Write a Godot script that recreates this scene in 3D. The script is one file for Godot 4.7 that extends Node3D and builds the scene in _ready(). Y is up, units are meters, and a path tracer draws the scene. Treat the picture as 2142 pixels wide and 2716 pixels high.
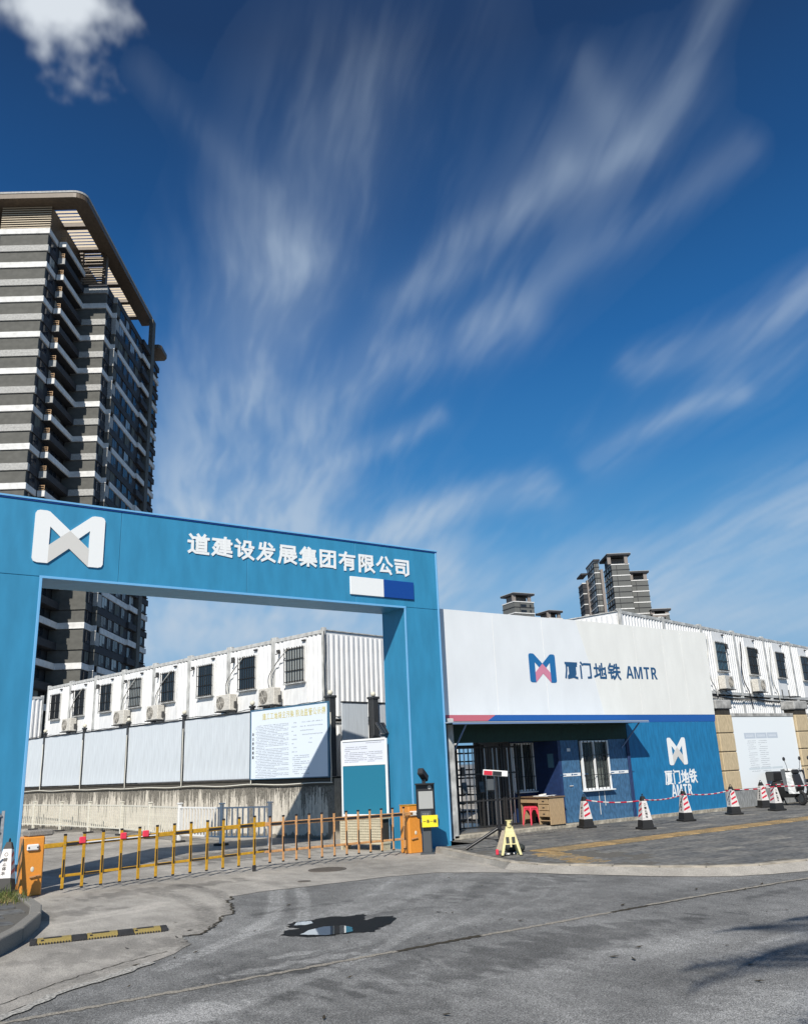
extends Node3D

# ---------------------------------------------------------------- helpers
var rng := RandomNumberGenerator.new()
var M := {}
var box_cache := {}
var used_names := {}
const CONTAINER_TURN := 11.63
var fence_corner := Vector3(12.056, 0.0, -21.002)

func lin(r: float, g: float, b: float) -> Color:
	return Color(r, g, b).linear_to_srgb()

func new_mat(key: String, c: Color, rough := 0.8, metal := 0.0) -> StandardMaterial3D:
	var m := StandardMaterial3D.new()
	m.resource_name = key
	m.albedo_color = c
	m.roughness = rough
	m.metallic = metal
	M[key] = m
	return m

func noise_tex(seed_value: int, freq: float, lo: float, hi: float, kind := 0, size := 512, octaves := 4, mid := -1.0, tint := Color.WHITE) -> NoiseTexture2D:
	var n := FastNoiseLite.new()
	n.seed = seed_value
	n.frequency = freq
	if kind == 0:
		n.noise_type = FastNoiseLite.TYPE_SIMPLEX_SMOOTH
		n.fractal_type = FastNoiseLite.FRACTAL_FBM
		n.fractal_octaves = octaves
	else:
		n.noise_type = FastNoiseLite.TYPE_CELLULAR
		n.cellular_return_type = FastNoiseLite.RETURN_CELL_VALUE
		n.fractal_type = FastNoiseLite.FRACTAL_NONE
	var t := NoiseTexture2D.new()
	t.width = size
	t.height = size
	t.seamless = true
	t.noise = n
	var g := Gradient.new()
	g.set_color(0, Color(lo, lo, lo) * tint)
	g.set_color(1, Color(hi, hi, hi) * tint)
	if mid >= 0.0:
		g.add_point(mid, Color((lo + hi) * 0.5, (lo + hi) * 0.5, (lo + hi) * 0.5))
	t.color_ramp = g
	return t

func dirt(m: StandardMaterial3D, t: Texture2D, scale3: Vector3, world := true) -> StandardMaterial3D:
	m.albedo_texture = t
	m.uv1_triplanar = true
	m.uv1_world_triplanar = world
	m.uv1_scale = scale3
	return m

func relief(m: StandardMaterial3D, t: Texture2D, cm: float) -> void:
	m.heightmap_enabled = true
	m.heightmap_texture = t
	m.heightmap_scale = cm

func numbered(n: String) -> String:
	if not used_names.has(n):
		used_names[n] = 0
		return n
	used_names[n] += 1
	return "%s_%03d" % [n, used_names[n]]

func thing(called: String, label: String, category: String, at := Vector3.ZERO, turn := 0.0, group := "") -> Node3D:
	var o := Node3D.new()
	o.name = numbered(called)
	add_child(o)
	o.position = at
	o.rotation_degrees.y = turn
	tag(o, label, category, group)
	return o

func tag(o: Node, label: String, category: String, group := "", kind := "") -> void:
	if label != "": o.set_meta("label", label)
	if category != "": o.set_meta("category", category)
	if group != "": o.set_meta("group", group)
	if kind != "": o.set_meta("kind", kind)

func put(parent: Node, called: String, mesh: Mesh, m: Material, xf := Transform3D()) -> MeshInstance3D:
	var o := MeshInstance3D.new()
	o.name = numbered(called) if parent == self else called
	o.mesh = mesh
	o.material_override = m
	parent.add_child(o, true)
	o.transform = xf
	return o

func copy_of(o: Node3D, label: String, at: Vector3, turn: float) -> Node3D:
	var c: Node3D = o.duplicate()
	var base := String(o.name)
	c.name = numbered(base)
	add_child(c)
	c.position = at
	c.rotation_degrees.y = turn
	if label != "": c.set_meta("label", label)
	return c

# boxes -----------------------------------------------------------------
func bx(parent: Node, called: String, m: Material, c: Vector3, s: Vector3, rot := Vector3.ZERO) -> MeshInstance3D:
	var key := "%.4f_%.4f_%.4f" % [s.x, s.y, s.z]
	if not box_cache.has(key):
		var b := BoxMesh.new()
		b.size = s
		box_cache[key] = b
	var o := put(parent, called, box_cache[key], m)
	o.position = c
	o.rotation_degrees = rot
	return o

func bev(parent: Node, called: String, m: Material, c: Vector3, s: Vector3, ch := 0.01, rot := Vector3.ZERO) -> MeshInstance3D:
	var key := "b%.4f_%.4f_%.4f_%.4f" % [s.x, s.y, s.z, ch]
	if not box_cache.has(key):
		var st := start()
		bevel_box(st, Vector3.ZERO, s, ch)
		box_cache[key] = st.commit()
	var o := put(parent, called, box_cache[key], m)
	o.position = c
	o.rotation_degrees = rot
	return o

func start() -> SurfaceTool:
	var st := SurfaceTool.new()
	st.begin(Mesh.PRIMITIVE_TRIANGLES)
	return st

func tri(st: SurfaceTool, a: Vector3, b: Vector3, c: Vector3) -> void:
	var n := (b - a).cross(c - a).normalized()
	st.set_normal(n)
	st.add_vertex(a)
	st.set_normal(n)
	st.add_vertex(c)
	st.set_normal(n)
	st.add_vertex(b)

func quad(st: SurfaceTool, a: Vector3, b: Vector3, c: Vector3, d: Vector3) -> void:
	tri(st, a, b, c)
	tri(st, a, c, d)

func quad_uv(st: SurfaceTool, p: Array, uv: Array) -> void:
	var n: Vector3 = (p[1] - p[0]).cross(p[3] - p[0]).normalized()
	for i in [0, 2, 1, 0, 3, 2]:
		st.set_normal(n)
		st.set_uv(uv[i])
		st.set_uv2(uv[i])
		st.add_vertex(p[i])

func sbox(st: SurfaceTool, c: Vector3, s: Vector3, b := Basis()) -> void:
	var h := s * 0.5
	var v := []
	for i in 8:
		v.append(c + b * Vector3(h.x if i & 1 else -h.x, h.y if i & 2 else -h.y, h.z if i & 4 else -h.z))
	quad(st, v[4], v[5], v[7], v[6])
	quad(st, v[1], v[0], v[2], v[3])
	quad(st, v[5], v[1], v[3], v[7])
	quad(st, v[0], v[4], v[6], v[2])
	quad(st, v[6], v[7], v[3], v[2])
	quad(st, v[0], v[1], v[5], v[4])

func bevel_box(st: SurfaceTool, c: Vector3, s: Vector3, ch: float) -> void:
	var h := s * 0.5
	var k := minf(ch, minf(h.x, minf(h.y, h.z)) * 0.6)
	var face := func(n: Vector3, u: Vector3, w: Vector3) -> void:
		var hn := absf(n.dot(h))
		var hu := absf(u.dot(h)) - k
		var hw := absf(w.dot(h)) - k
		quad(st, c + n * hn - u * hu - w * hw, c + n * hn + u * hu - w * hw, c + n * hn + u * hu + w * hw, c + n * hn - u * hu + w * hw)
	var X := Vector3.RIGHT
	var Y := Vector3.UP
	var Z := Vector3.BACK
	face.call(Z, X, Y); face.call(-Z, -X, Y); face.call(X, -Z, Y); face.call(-X, Z, Y); face.call(Y, X, -Z); face.call(-Y, X, Z)
	for e in [[X, Y, Z], [Y, Z, X], [Z, X, Y]]:
		for a in [-1, 1]:
			for b in [-1, 1]:
				var n1: Vector3 = e[0] * a
				var n2: Vector3 = e[1] * b
				var t: Vector3 = e[2]
				if n1.cross(n2).dot(t) < 0: t = -t
				var h1 := absf(n1.dot(h))
				var h2 := absf(n2.dot(h))
				var ht := absf(t.dot(h)) - k
				var p := c + n1 * h1 + n2 * (h2 - k)
				var q := c + n1 * (h1 - k) + n2 * h2
				quad(st, p - t * ht, q - t * ht, q + t * ht, p + t * ht)
	for sx in [-1, 1]:
		for sy in [-1, 1]:
			for sz in [-1, 1]:
				var p1 := c + Vector3(sx * h.x, sy * (h.y - k), sz * (h.z - k))
				var p2 := c + Vector3(sx * (h.x - k), sy * h.y, sz * (h.z - k))
				var p3 := c + Vector3(sx * (h.x - k), sy * (h.y - k), sz * h.z)
				if sx * sy * sz > 0: tri(st, p1, p2, p3)
				else: tri(st, p1, p3, p2)

# round things ------------------------------------------------------------
func cone_tube(st: SurfaceTool, a: Vector3, b: Vector3, r0: float, r1: float, n := 8, caps := true) -> void:
	var d := (b - a).normalized()
	var u := d.cross(Vector3.UP if absf(d.y) < 0.9 else Vector3.RIGHT).normalized()
	var w := d.cross(u)
	for i in n:
		var t0 := TAU * i / n
		var t1 := TAU * (i + 1) / n
		var c0 := u * cos(t0) + w * sin(t0)
		var c1 := u * cos(t1) + w * sin(t1)
		for pr in [[a, c0, r0], [b, c1, r1], [a, c1, r0], [a, c0, r0], [b, c0, r1], [b, c1, r1]]:
			st.set_normal(pr[1])
			st.add_vertex(pr[0] + pr[1] * pr[2])
		if caps:
			tri(st, b, b + c0 * r1, b + c1 * r1)
			tri(st, a, a + c1 * r0, a + c0 * r0)

func tube(st: SurfaceTool, pts: Array, r: float, n := 6) -> void:
	for i in pts.size() - 1:
		cone_tube(st, pts[i], pts[i + 1], r, r, n, true)

func ball(st: SurfaceTool, c: Vector3, r: Vector3, n := 12, rows := 8) -> void:
	var p := func(i: int, j: int) -> Vector3:
		var la := PI * j / rows - PI / 2
		var lo := TAU * i / n
		return Vector3(cos(la) * cos(lo), sin(la), cos(la) * sin(lo))
	for j in rows:
		for i in n:
			var a: Vector3 = p.call(i, j)
			var b: Vector3 = p.call(i + 1, j)
			var cc: Vector3 = p.call(i + 1, j + 1)
			var d: Vector3 = p.call(i, j + 1)
			for v in [a, b, cc, a, cc, d]:
				st.set_normal((v / r).normalized())
				st.add_vertex(c + v * r)

func prism(st: SurfaceTool, poly: PackedVector2Array, z0: float, z1: float, xf := Transform3D()) -> void:
	var pp := poly
	if Geometry2D.is_polygon_clockwise(pp):
		pp = pp.duplicate()
		pp.reverse()
	var idx := Geometry2D.triangulate_polygon(pp)
	for i in range(0, idx.size(), 3):
		var a := pp[idx[i]]
		var b := pp[idx[i + 1]]
		var c := pp[idx[i + 2]]
		if (b - a).cross(c - a) < 0:
			var t := b
			b = c
			c = t
		tri(st, xf * Vector3(a.x, a.y, z1), xf * Vector3(b.x, b.y, z1), xf * Vector3(c.x, c.y, z1))
		tri(st, xf * Vector3(a.x, a.y, z0), xf * Vector3(c.x, c.y, z0), xf * Vector3(b.x, b.y, z0))
	for i in pp.size():
		var a := pp[i]
		var b := pp[(i + 1) % pp.size()]
		var n := Vector2(b.y - a.y, a.x - b.x)
		quad(st, xf * Vector3(a.x, a.y, z0), xf * Vector3(b.x, b.y, z0), xf * Vector3(b.x, b.y, z1), xf * Vector3(a.x, a.y, z1))

# flat sheet lying on the ground from a list of x,z points
func sheet(st: SurfaceTool, poly: PackedVector2Array, y: float, uv_rect := Rect2()) -> void:
	var idx := Geometry2D.triangulate_polygon(poly)
	for i in idx:
		var p := poly[i]
		st.set_normal(Vector3.UP)
		if uv_rect.size.x > 0.0:
			var uv := (p - uv_rect.position) / uv_rect.size
			st.set_uv(uv)
			st.set_uv2(uv)
		st.add_vertex(Vector3(p.x, y, p.y))

# lettering ---------------------------------------------------------------
var GLYPH := {
	"厦": "8,10 95,10;14,10 14,50 4,96;26,24 92,24;36,68 36,34 82,34 82,68;36,68 82,68;36,45 82,45;36,57 82,57;58,24 54,34;44,70 26,88;40,77 78,77 56,92 24,98;42,80 60,90 92,98",
	"门": "14,4 26,16;10,26 10,96;38,12 88,12 88,92 66,94",
	"地": "4,34 36,34;20,10 20,78;2,86 38,72;42,46 92,32 92,66 82,68;66,6 66,74;50,22 50,92 94,92 95,76",
	"铁": "22,4 6,30;18,18 42,18;8,40 42,40;4,58 42,58;24,40 24,92 42,80;58,10 50,32;54,26 94,26;46,52 98,52;74,6 74,52 62,80 46,96;76,56 84,82 98,96",
	"道": "8,8 20,22;2,40 20,40 20,80 4,92;20,82 36,93 98,94;46,4 54,14;80,4 72,16;30,20 98,20;64,20 58,32;42,82 42,32 86,32 86,82;42,80 86,80;42,48 86,48;42,64 86,64",
	"建": "6,16 34,16 16,46 32,46 24,74 4,94;8,60 30,86 98,94;46,16 88,16 88,44;38,30 98,30;46,44 88,44;46,58 90,58;40,73 98,73;67,4 67,88",
	"设": "10,6 24,20;4,38 22,38 22,86 38,72;50,10 50,28 40,42;50,10 80,10 80,34 96,36;42,50 88,50 72,78 44,96;50,54 66,78 96,96",
	"发": "20,10 16,34 92,34;44,4 40,40 24,70 4,92;40,52 82,52 62,78 28,96;38,58 58,80 94,96;66,8 80,20",
	"展": "14,8 90,8 90,28;14,27 90,27;14,8 14,60 4,96;26,42 94,42;44,32 44,58;74,32 74,58;18,58 98,58;38,60 38,92 56,84;54,62 70,82 96,94;88,66 70,78",
	"集": "32,4 8,36;24,20 24,60;28,16 90,16;28,30 86,30;28,44 86,44;28,58 92,58;60,8 60,58;54,4 62,12;4,72 96,72;50,60 50,98;46,74 10,96;54,74 92,96",
	"团": "8,94 8,8 92,8 92,94;8,90 92,90;22,34 80,34;58,18 58,78 46,82;56,38 22,70",
	"有": "6,20 94,20;42,4 30,36 6,62;36,98 36,40 84,40 84,90 70,94;36,56 84,56;36,72 84,72",
	"限": "10,98 10,8 34,8 24,38 36,58 24,68;48,8 88,8 88,46;48,46 88,46;48,27 88,27;48,8 48,92 66,82;62,46 76,76 98,94;90,54 74,66",
	"公": "36,6 22,34 4,50;62,4 76,32 98,48;46,46 30,82 84,80;66,62 90,94",
	"司": "6,12 90,12 90,84 72,94;8,32 68,32;14,82 14,50 62,50 62,82;14,80 62,80",
	"禁": "4,16 46,16;26,4 26,44;24,20 6,40;28,20 44,38;54,16 96,16;74,4 74,44;72,20 56,40;76,20 96,40;20,52 80,52;6,66 94,66;50,66 50,96;30,74 14,92;70,74 86,92",
	"止": "50,6 50,90;50,44 86,44;22,34 22,90;4,92 96,92",
	"停": "28,4 6,44;18,34 18,96;60,2 66,12;34,16 98,16;48,42 48,26 84,26 84,42;48,41 84,41;36,66 36,54 96,54 96,66;48,70 88,70;68,70 68,96",
	"车": "10,18 90,18;44,4 24,50 88,50;4,70 96,70;54,34 54,98",
	"一": "4,50 96,50",
	"闸": "14,4 24,16;10,26 10,96;38,10 92,10 92,94 78,96;28,64 28,32 72,32 72,64;28,62 72,62;28,48 72,48;50,32 50,90",
	"施": "20,2 26,12;2,20 46,20;20,20 4,94;16,44 40,44 38,84 26,90;60,2 50,30;56,14 96,14;50,46 94,36 92,66;72,26 72,76;56,34 56,92 94,92 96,80",
	"工": "12,14 88,14;50,14 50,84;4,86 96,86",
	"扬": "4,26 38,26;22,4 22,90 8,90;2,64 38,52;48,10 84,10 56,38 92,38 86,90 70,92;62,42 44,76;80,42 58,88",
	"尘": "50,4 50,36;30,14 12,34;70,14 90,34;20,56 80,56;50,42 50,88;6,90 94,90",
	"污": "8,6 24,18;4,34 20,44;4,94 26,62;40,12 92,12;32,34 98,34;56,34 52,54 88,54 82,88 64,92",
	"染": "6,8 20,16;4,24 18,32;6,50 26,34;34,16 66,16 64,40 88,40;50,4 46,28 32,46;6,60 94,60;50,48 50,98;46,62 10,92;54,62 92,92",
	"防": "10,98 10,8 34,8 24,38 36,58 24,68;66,2 72,14;42,22 98,22;62,22 58,60 38,94;62,48 90,48 84,88 66,92",
	"治": "8,6 24,18;4,34 20,44;4,94 26,62;64,4 40,40 90,36;78,22 94,44;44,92 44,56 88,56 88,92;44,90 88,90",
	"监": "16,8 16,44;34,4 34,48;62,4 48,34;58,16 94,16;66,26 82,40;14,90 14,56 86,56 86,90;38,56 38,90;62,56 62,90;2,92 98,92",
	"管": "24,2 6,22;20,12 46,12;64,2 52,18;62,12 96,12;46,22 52,30;8,44 8,34 92,34 92,46;30,96 30,44 76,44 76,58;30,58 76,58;30,72 82,72 82,94;30,93 82,93",
	"示": "20,14 80,14;4,40 96,40;50,40 50,90 36,92;28,54 8,84;72,54 92,84",
	"牌": "14,6 14,50 4,94;34,4 34,30;14,30 44,30;14,54 36,54 36,94;54,48 54,12 90,12 90,48;54,46 90,46;54,30 90,30;72,4 66,48;46,64 98,64;74,50 74,98",
	"控": "4,26 34,26;20,4 20,90 8,90;2,64 34,52;66,2 70,12;42,24 42,14 96,14 96,26;60,26 46,44;76,26 94,44;46,58 92,58;68,58 68,90;40,92 98,92",
	"措": "4,26 34,26;20,4 20,90 8,90;2,64 34,52;42,18 98,18;56,6 56,42;82,6 82,42;40,44 98,44;50,94 50,56 90,56 90,94;50,75 90,75;50,92 90,92",
	"A": "4,100 38,2 62,2 96,100;22,66 78,66", "M": "6,100 6,6 20,6 50,72 80,6 94,6 94,100", "T": "2,8 98,8;50,8 50,100", "R": "12,100 12,8 66,8 84,18 84,42 66,52 12,52;52,52 90,100",
}

func glyph(st: SurfaceTool, ch: String, at: Vector2, size: Vector2, weight: float, z0: float, depth: float, xf := Transform3D()) -> void:
	if not GLYPH.has(ch): return
	var k := 0
	for stroke in String(GLYPH[ch]).split(";"):
		var line := PackedVector2Array()
		for w in stroke.split(" "):
			var xy := w.split(",")
			line.append(at + Vector2(float(xy[0]) / 100.0 * size.x, -float(xy[1]) / 100.0 * size.y))
		for poly in Geometry2D.offset_polyline(line, weight * 0.5, Geometry2D.JOIN_MITER, Geometry2D.END_SQUARE):
			prism(st, poly, z0, z0 + depth + k * 0.0006, xf)
		k += 1

func latin(parent: Node, text: String, xs: Array, y: float, cap: float, z0: float, m: Material, squeeze := 1.0) -> void:
	var f := SystemFont.new()
	f.font_names = PackedStringArray(["Droid Sans"])
	f.font_weight = 700
	for i in text.length():
		var tm := TextMesh.new()
		tm.font = f
		tm.text = text[i]
		tm.font_size = 64
		tm.pixel_size = cap / (64.0 * 0.714)
		tm.depth = 0.004
		tm.horizontal_alignment = HORIZONTAL_ALIGNMENT_LEFT
		tm.vertical_alignment = VERTICAL_ALIGNMENT_BOTTOM
		var o := put(parent, "letter", tm, m)
		var box := tm.get_aabb()
		o.scale.x = squeeze
		o.position = Vector3(float(xs[i]) - 18.0 - box.position.x * squeeze, y - box.position.y, z0 + 0.002)

func logo_mark(parent: Node, at: Vector2, size: Vector2, z0: float, depth: float, m1: Material, m2: Material) -> void:
	var left := [Vector2(0, .07), Vector2(.02, .02), Vector2(.06, 0), Vector2(.16, 0), Vector2(.2, .015), Vector2(.5, .34), Vector2(.372, .48), Vector2(.215, .3), Vector2(.215, 1), Vector2(.07, 1), Vector2(.02, .98), Vector2(0, .93)]
	for side in 2:
		var p := PackedVector2Array()
		for v in left:
			var x: float = v.x if side == 0 else 1.0 - v.x
			p.append(at + Vector2(x * size.x, -v.y * size.y))
		var st := start()
		prism(st, p, z0, z0 + depth)
		put(parent, "emblem_stem", st.commit(), m1)
	var q := PackedVector2Array()
	for v in [Vector2(.5, .34), Vector2(.785, .655), Vector2(.785, 1), Vector2(.5, .685), Vector2(.215, 1), Vector2(.215, .655)]:
		q.append(at + Vector2(v.x * size.x, -v.y * size.y))
	var st2 := start()
	prism(st2, q, z0, z0 + depth + 0.001)
	put(parent, "emblem_chevron", st2.commit(), m2)

# places in the frame of the fence and the containers: e away behind the long fence, s along it
func yard(e: float, y: float, s: float) -> Vector3:
	return fence_corner + Basis(Vector3.UP, deg_to_rad(CONTAINER_TURN)) * Vector3(e, y, -s)

# ---------------------------------------------------------------- sky
# cirrus bundles: half width (degrees), density, then the path as azimuth / elevation in degrees
var CIRRUS := [
	[2.7, 0.50, Vector2(22.2, 15.5), Vector2(22.9, 21.3), Vector2(23.9, 25.4), Vector2(25.6, 29.7), Vector2(27, 33)],
	[5.4, 0.20, Vector2(23.0, 14), Vector2(25.0, 26), Vector2(28, 34), Vector2(31, 40)],
	[2.4, 0.18, Vector2(20, 20.8), Vector2(20.5, 25.8), Vector2(22.4, 30.5), Vector2(24.4, 35.6)],
	[1.6, 0.10, Vector2(25.6, 32), Vector2(27.5, 36.5), Vector2(30, 40.5), Vector2(34, 45)],
	[3.2, 0.05, Vector2(26.6, 34.5), Vector2(30.4, 38.6), Vector2(34.9, 43.4), Vector2(42, 47.5)],
	[0.9, 0.06, Vector2(25.1, 37.3), Vector2(20.6, 40.3), Vector2(15.3, 43.5)],
	[4.2, 0.11, Vector2(29, 22), Vector2(36, 29), Vector2(43, 33), Vector2(50, 37)],
	[1.5, 0.28, Vector2(29, 22.5), Vector2(31.5, 25.1), Vector2(34.8, 27.3), Vector2(39.5, 27.9), Vector2(44.3, 29.4)],
	[1.0, 0.19, Vector2(30.8, 25.5), Vector2(35, 30.6), Vector2(39.6, 34.3), Vector2(45.4, 36.1), Vector2(49, 37.8)],
	[0.9, 0.16, Vector2(35, 31), Vector2(41.7, 33), Vector2(45.5, 36.4)],
	[1.0, 0.13, Vector2(41, 28.8), Vector2(48.5, 32.2), Vector2(56.6, 34.5), Vector2(62, 36.2)],
	[2.4, 0.13, Vector2(50.5, 37.9), Vector2(54.2, 39), Vector2(56.9, 40.6)],
	[0.9, 0.19, Vector2(52.2, 37.5), Vector2(55.5, 38.3), Vector2(58, 40.2), Vector2(60.2, 42.5), Vector2(63.4, 45.2)],
	[1.1, 0.12, Vector2(51.2, 43.5), Vector2(53.3, 40), Vector2(54.4, 38.6)],
	[1.1, 0.58, Vector2(32.6, 14.4), Vector2(36.7, 16.7), Vector2(41.2, 17.6), Vector2(45.2, 17.9)],
	[0.6, 0.34, Vector2(48.3, 19.2), Vector2(51.7, 20.7), Vector2(55.1, 21.7), Vector2(58.9, 22.2)],
	[1.8, 0.13, Vector2(49.3, 20.2), Vector2(55.1, 22.2), Vector2(61.9, 23.2)],
	[1.0, 0.34, Vector2(52.4, 24.9), Vector2(56.9, 25.5), Vector2(61.4, 26.4), Vector2(66.3, 28.0)],
	[1.8, 0.16, Vector2(58.2, 24.4), Vector2(63.8, 26)],
	[2.2, 0.55, Vector2(51.8, 11.4), Vector2(55.6, 12.9), Vector2(59.3, 14.0), Vector2(64, 14.9)],
	[2.4, 0.44, Vector2(43.3, 10.9), Vector2(47.8, 11.6), Vector2(52.3, 10.5), Vector2(61.2, 10.6)],
	[1.8, 0.55, Vector2(52.4, 8.3), Vector2(61.5, 7.1)],
	[0.7, 0.34, Vector2(28, 19.4), Vector2(33.5, 21.6), Vector2(38.1, 23.2)],
	[3.4, 0.55, Vector2(17.6, 16.2), Vector2(23.3, 15.9), Vector2(28, 16.8)],
	[3.8, 0.95, Vector2(17.9, 9.3), Vector2(26.6, 9.2), Vector2(36.4, 11.0)],
]
const SKY_W := 2560
const SKY_H := 1280

func seg_dist(p: Vector2, a: Vector2, b: Vector2) -> float:
	var ab := b - a
	var t := clampf((p - a).dot(ab) / maxf(ab.length_squared(), 1e-6), 0.0, 1.0)
	return (p - a - ab * t).length()

func air(el: float) -> Vector3:
	var stops := [[0.0, Vector3(.19, .38, .58)], [8.0, Vector3(.165, .37, .60)], [11.0, Vector3(.125, .34, .60)], [14.7, Vector3(.075, .272, .545)], [19.6, Vector3(.038, .190, .455)], [27.5, Vector3(.020, .120, .340)], [36.0, Vector3(.0135, .071, .215)], [46.0, Vector3(.0125, .041, .120)], [60.0, Vector3(.011, .033, .10)], [90.0, Vector3(.010, .030, .09)]]
	for i in stops.size() - 1:
		if el <= stops[i + 1][0]:
			var t: float = (el - stops[i][0]) / (stops[i + 1][0] - stops[i][0])
			return (stops[i][1] as Vector3).lerp(stops[i + 1][1], clampf(t, 0.0, 1.0))
	return stops[-1][1]

func build_sky() -> Sky:
	var r := RandomNumberGenerator.new()
	r.seed = 77
	var bundles := CIRRUS.duplicate()
	# the same kind of cirrus goes on all round the sky outside the frame
	for k in 60:
		var az := r.randf_range(76.0, 318.0)
		var el := r.randf_range(8.0, 62.0)
		var b := [r.randf_range(1.0, 4.2), r.randf_range(0.15, 0.5)]
		var dir := r.randf_range(-0.5, 0.9)
		for j in 4:
			b.append(Vector2(az + j * 4.0 / maxf(cos(deg_to_rad(el)), 0.3), el + dir * j * 3.0 + r.randf_range(-1, 1)))
		bundles.append(b)
	# density of the bundles on a coarse grid
	var EW := 1024
	var EH := 256
	var env := PackedFloat32Array()
	env.resize(EW * EH)
	for b in bundles:
		var w: float = b[0]
		var lo := Vector2(1e9, 1e9)
		var hi := Vector2(-1e9, -1e9)
		for j in range(2, b.size()):
			lo = lo.min(b[j])
			hi = hi.max(b[j])
		var cosm := maxf(cos(deg_to_rad(minf(hi.y, 80.0))), 0.2)
		lo -= Vector2(w * 2.6 / cosm, w * 2.6)
		hi += Vector2(w * 2.6 / cosm, w * 2.6)
		var ce := cos(deg_to_rad((lo.y + hi.y) * 0.5))
		for yy in range(maxi(0, int((90.0 - hi.y) / 90.0 * EH)), mini(EH, int((90.0 - lo.y) / 90.0 * EH) + 1)):
			var el := 90.0 - (yy + 0.5) / EH * 90.0
			for xi in range(int(floor(lo.x / 360.0 * EW)), int(hi.x / 360.0 * EW) + 1):
				var az := (xi + 0.5) / EW * 360.0
				var d := 1e9
				var along := 0.0
				for j in range(2, b.size() - 1):
					d = minf(d, seg_dist(Vector2(az * ce, el), Vector2(b[j].x * ce, b[j].y), Vector2(b[j + 1].x * ce, b[j + 1].y)))
				var k := exp(-pow(d / (w * 1.15), 2.0))
				var at := yy * EW + posmod(xi, EW)
				env[at] = env[at] + float(b[1]) * k * (1.0 - env[at] * 0.6)
	var eimg := Image.create_from_data(EW, EH, false, Image.FORMAT_RF, env.to_byte_array())
	eimg.resize(SKY_W, SKY_H / 2, Image.INTERPOLATE_CUBIC)
	var e2 := eimg.get_data().to_float32_array()
	var n1 := FastNoiseLite.new()
	n1.seed = 5
	n1.frequency = 1.0
	n1.fractal_octaves = 5
	n1.fractal_gain = 0.55
	var n2 := FastNoiseLite.new()
	n2.seed = 9
	n2.frequency = 1.0
	n2.fractal_octaves = 3
	var data := PackedFloat32Array()
	data.resize(SKY_W * SKY_H * 3)
	var low := Vector3(.15, .15, .15)
	var wx := sin(deg_to_rad(21.0))
	var wz := -cos(deg_to_rad(21.0))
	for yy in SKY_H:
		var el := PI / 2 - (yy + 0.5) / SKY_H * PI
		if el < -0.02:
			for xi in SKY_W:
				var o := (yy * SKY_W + xi) * 3
				data[o] = low.x
				data[o + 1] = low.y
				data[o + 2] = low.z
			continue
		var base := air(maxf(rad_to_deg(el), 0.0))
		var ce := cos(el)
		var se := sin(el)
		for xi in SKY_W:
			var az := (xi + 0.5) / SKY_W * TAU
			var d := Vector3(sin(az) * ce, se, -cos(az) * ce)
			var c := base
			var env_here: float = e2[mini(yy, SKY_H / 2 - 1) * SKY_W + xi]
			var amount := 0.0
			if env_here > 0.012:
				# cirrus fibres on a flat layer, drawn out along the wind
				var k := 1.0 / (d.y + 0.10)
				var px := d.x * k
				var pz := d.z * k
				var w1 := n2.get_noise_2d(px * 1.3 + 7.0, pz * 1.3)
				var w2 := n2.get_noise_2d(px * 4.0, pz * 4.0 + 31.0)
				var al := px * wx + pz * wz + w2 * 0.015
				var ac := px * wz - pz * wx + w1 * 0.035 + w2 * 0.003
				var clump := n1.get_noise_2d(al * 0.8 + 3.0, ac * 2.4)
				var fib := n1.get_noise_2d(al * 1.2, ac * 7.5 + 60.0)
				var fine := n1.get_noise_2d(al * 3.2, ac * 26.0 + 20.0)
				var calm := smoothstep(0.08, 0.36, d.y)
				var body := 0.50 + clump * (0.35 + 0.40 * calm) + fib * (0.18 + 0.37 * calm) + fine * (0.08 + 0.22 * calm)
				amount = env_here * (0.36 + 0.76 * smoothstep(0.0, 1.1, body))
				amount *= 1.0 - 0.55 * smoothstep(0.35, 0.0, env_here) * smoothstep(0.75, 0.25, body)
			# one small cumulus
			var cu := Vector2((rad_to_deg(az) - 9.0) * 0.7, rad_to_deg(el) - 45.6)
			if cu.length() < 7.0:
				var puff := 1.0 - cu.length() / 3.7 + n2.get_noise_3d(d.x * 13.0, d.y * 13.0, d.z * 13.0) * 0.7 + n1.get_noise_3d(d.x * 40.0, d.y * 40.0, d.z * 40.0) * 0.25
				var lump := smoothstep(-0.05, 0.95, puff)
				c = c.lerp(Vector3(.70, .75, .80), lump * 0.9)
			amount = clampf(amount, 0.0, 0.95)
			c = c.lerp(Vector3(.44, .535, .645), amount * 0.92)
			var o := (yy * SKY_W + xi) * 3
			data[o] = c.x
			data[o + 1] = c.y
			data[o + 2] = c.z
	var img := Image.create_from_data(SKY_W, SKY_H, false, Image.FORMAT_RGBF, data.to_byte_array())
	var pm := PanoramaSkyMaterial.new()
	pm.panorama = ImageTexture.create_from_image(img)
	var sky := Sky.new()
	sky.sky_material = pm
	return sky

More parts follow.
